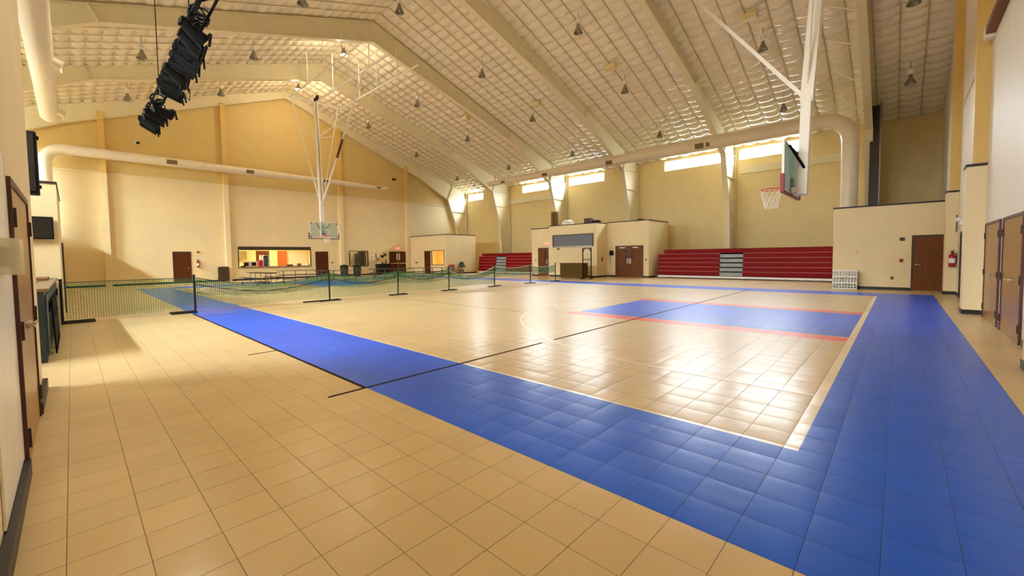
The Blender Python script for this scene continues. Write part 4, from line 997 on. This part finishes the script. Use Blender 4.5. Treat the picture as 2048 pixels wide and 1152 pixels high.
simple('dark_box', [(-.85, -.65, 10.6, 10.8, 1.152, 1.22)], 'black_plastic', 'small dark box on the near end of the teal counter', 'box')
simple('binder', [(-.98, -.4, 13.8, 15.4, 1.152, 1.2)], 'wood_brown', 'long flat brown board at the far end of the teal counter', 'board')
t = empty('television', (-.72, 15.8, 2.14), 'black wall television on the low room at the left', 'television')
MB().box(-.48, .44, -.13, -.07, 0, .56).build('body', 'black_plastic', t, bevel=.01)
MB().box(-.45, .41, -.135, -.131, .03, .53).build('screen', 'screen_black', t)
MB().box(-.15, .15, -.07, -.002, .15, .4).build('bracket', 'black_metal', t)
t = empty('loudspeaker', (-.56, 9.9, 2.62), 'tall black loudspeaker hung at the end of the left wall', 'speaker')
MB().box(-.24, .26, -.1, .2, 0, .96).build('cabinet', 'black_plastic', t, bevel=.015)
MB().box(-.21, .23, -.118, -.101, .04, .92).build('grille', 'dark_cloth', t)
MB().bar((.1, .05, .96), (.1, .05, 5.25), .02, .02).bar((-.1, .05, .96), (-.1, .05, 5.25), .02, .02).build('hanger', 'black_metal', t)
for z in (.12, .88): MB().cyl((.26, .0, z), (.285, .0, z), .03, n=10).build('knob', 'black_metal', t)

# ------------------------------------------------------------------ lighting truss with stage lights
TXX, TZ = 1.98, 6.2
t = empty('lighting_truss', (TXX, 14.2, TZ), 'black ladder truss of stage lights hung at the upper left', 'truss')
og = (TXX, 14.2, TZ)
q = MB().cyl((TXX-.13, 9.4, TZ+.32), (TXX-.13, 18.6, TZ+.12), .028, n=8).cyl((TXX+.13, 9.4, TZ+.32), (TXX+.13, 18.6, TZ+.12), .028, n=8).cyl((TXX, 9.4, TZ+.55), (TXX, 16.3, TZ+.38), .025, n=8)
q.build('chord', 'black_metal', t, og)
q = MB()
for k in range(20):
    y = 9.5 + k*.47; zz_ = TZ + .32 - (y-9.4)*.0217; s_ = -1 if k % 2 else 1
    q.cyl((TXX + s_*.13, y, zz_), (TXX - s_*.13, min(y+.47, 18.6), zz_-.01), .014, n=6)
    if y < 16: q.cyl((TXX + s_*.13, y, zz_), (TXX, y+.24, zz_+.2), .014, n=6)
q.build('lacing', 'black_metal', t, og)
for y in (15.9, 11.7):
    x = TXX + (.05 if y < 13 else -.02)
    MB().cyl((x, y, TZ+.3), (x, y, roof(x)-.15), .012, n=6).build('suspension_cable', 'black_metal', t, og)
for a_, b_, n_ in ((16.15, 18.5, 10), (10.3, 14.9, 20)):
    for kk in range(3):
        ps = []
        for i in range(n_*6+1):
            u = i/(n_*6); y = a_ + (b_-a_)*u; w_ = 2*PI*n_*.5*u + kk*2.1; rr_ = .13 + .06*math.sin(5*u*PI+kk)
            ps.append((TXX + rr_*math.cos(w_), y, TZ + .36 - (y-9.4)*.0217 + rr_*.7*math.sin(w_) - .02*kk))
        MB().tube(ps, .022, 6).build('cable_bundle', 'black_plastic', t, og)
MB().tube([(TXX+.12, 13.6, TZ-.1), (TXX+.3, 13.5, TZ-.3), (TXX+.32, 13.7, TZ-.45), (TXX+.2, 13.8, TZ-.3), (TXX+.1, 13.9, TZ-.1)], .01, 6).build('loose_cable', 'black_plastic', t, og)
ords = ['first', 'second', 'third', 'fourth', 'fifth', 'sixth', 'seventh', 'eighth', 'ninth', 'tenth', 'eleventh', 'twelfth', 'thirteenth', 'fourteenth']
sl = None
ylist = [18.35, 17.85, 17.35, 16.85, 16.35, 14.6, 14.1, 13.6, 13.1, 12.6, 12.1, 11.6, 11.1, 10.6]
for k, y in enumerate(ylist):
    zz_ = TZ + .32 - (y-9.4)*.0217
    lab = 'black stage light on the upper left truss, %s from its far end' % ords[k]
    if sl is None:
        sl = empty('stage_light', (0,0,0), lab, 'stage light', 0, 'stage lights on the truss')
        MB().box(-.02, .02, -.02, .02, -.06, .04).bar((-.15, 0, -.06), (.15, 0, -.06), .03, .015).bar((-.15, 0, -.06), (-.15, 0, -.26), .03, .012).bar((.15, 0, -.06), (.15, 0, -.26), .03, .012).build('yoke', 'black_metal', sl)
        MB().cyl((0, .2, -.16), (0, -.02, -.26), .1, .13, n=16).cyl((0, -.02, -.26), (0, -.2, -.34), .13, .15, n=16).box(-.08, .08, .12, .26, -.22, -.08).build('can', 'black_metal', sl, smooth=True)
        MB().box(-.19, -.15, -.24, -.2, -.48, -.2).box(.15, .19, -.24, -.2, -.48, -.2).box(-.15, .15, -.225, -.21, -.3, -.16).build('barn_door', 'black_plastic', sl)
        sl.location = (TXX, y, zz_-.07); sl.rotation_euler = (0, 0, PI/2); sl.scale = (1.,)*3
    else:
        o = copy_tree(sl, (TXX + R.uniform(-.06,.06), y, zz_-.07), 0, lab); o.rotation_euler = (R.uniform(-.3,.4), R.uniform(-.15,.15), PI/2 + R.uniform(-.4,.4))

# ------------------------------------------------------------------ lights: two lit lamps, added unseen fill lamps, kitchen and office panels
def point(name, loc, e, col, r=.12):
    l = bpy.data.lights.new(name, 'POINT'); l.energy = e; l.color = col; l.shadow_soft_size = r
    o = bpy.data.objects.new(name, l); COL.objects.link(o); o.location = loc; return o
point('lamp_light', (11.6, 24.4, roof(11.6)-1.32), 120, (1., .86, .62))
point('lamp_light', (11.6, 31.6, roof(11.6)-1.32), 170, (1., .84, .58))
SKY_LOW, SKY_TOP, GROUND = 12., 215., 12.     # overcast sky brighter to the zenith, dim ground
for x, y in sorted(FILL_LAMPS):
    l = bpy.data.lights.new('lamp_light', 'SPOT'); l.energy = 340 if y < 6 else 280; l.color = (1., .88, .66); l.spot_size = math.radians(150); l.spot_blend = .6; l.shadow_soft_size = .15  # added fill spots at the out-of-view lamps, lifting the near floor
    o = bpy.data.objects.new('lamp_light', l); COL.objects.link(o); o.location = (x, y, roof(x)-1.2)
w = bpy.data.worlds.new('World'); S.world = w; w.use_nodes = True
nt = w.node_tree; bgn = nt.nodes['Background']
def WM(op, a, b=None):
    n = nt.nodes.new('ShaderNodeMath'); n.operation = op
    for i, x in enumerate((a, b)):
        if x is None: continue
        if isinstance(x, (int, float)): n.inputs[i].default_value = x
        else: nt.links.new(x, n.inputs[i])
    return n.outputs[0]
tcw = nt.nodes.new('ShaderNodeTexCoord'); sxw = nt.nodes.new('ShaderNodeSeparateXYZ'); nt.links.new(tcw.outputs['Generated'], sxw.inputs[0])
up_ = WM('MAXIMUM', sxw.outputs['Z'], 0.)
sky = WM('ADD', SKY_LOW, WM('MULTIPLY', WM('POWER', up_, 1.4), SKY_TOP))
sunny = WM('ADD', 1., WM('MULTIPLY', WM('MAXIMUM', WM('MULTIPLY', sxw.outputs['X'], -1.), 0.), 1.8))
above = WM('GREATER_THAN', sxw.outputs['Z'], 0.)
tot = WM('ADD', WM('MULTIPLY', WM('MULTIPLY', sky, sunny), above), WM('MULTIPLY', WM('SUBTRACT', 1., above), GROUND))
nt.links.new(tot, bgn.inputs['Strength']); bgn.inputs['Color'].default_value = (.84, .92, 1, 1)

# ------------------------------------------------------------------ camera
cam = bpy.data.cameras.new('camera'); co = bpy.data.objects.new('camera', cam); COL.objects.link(co); S.camera = co
rt = Vector((0.6843799, -0.7290081, -0.0130914)); dn_ = Vector((-0.0427405, -0.0221871, -0.9988398)); fw = Vector((0.7278720, 0.6841454, -0.0463425))
M = Matrix((( rt.x, -dn_.x, -fw.x, 0), (rt.y, -dn_.y, -fw.y, 0), (rt.z, -dn_.z, -fw.z, 1.5516), (0, 0, 0, 1)))
co.matrix_world = M
cam.sensor_width = 36; cam.lens = 825.98/2048*36; cam.shift_y = -(576-551.08)/2048; cam.clip_start = .02; cam.clip_end = 200
S.view_settings.view_transform = 'Standard'; S.view_settings.look = 'None'; S.view_settings.gamma = 1; S.view_settings.use_curve_mapping = False
S.view_settings.exposure = 1.05
try:
    S.cycles.use_denoising = True; S.cycles.max_bounces = 10; S.cycles.diffuse_bounces = 7
except Exception: pass
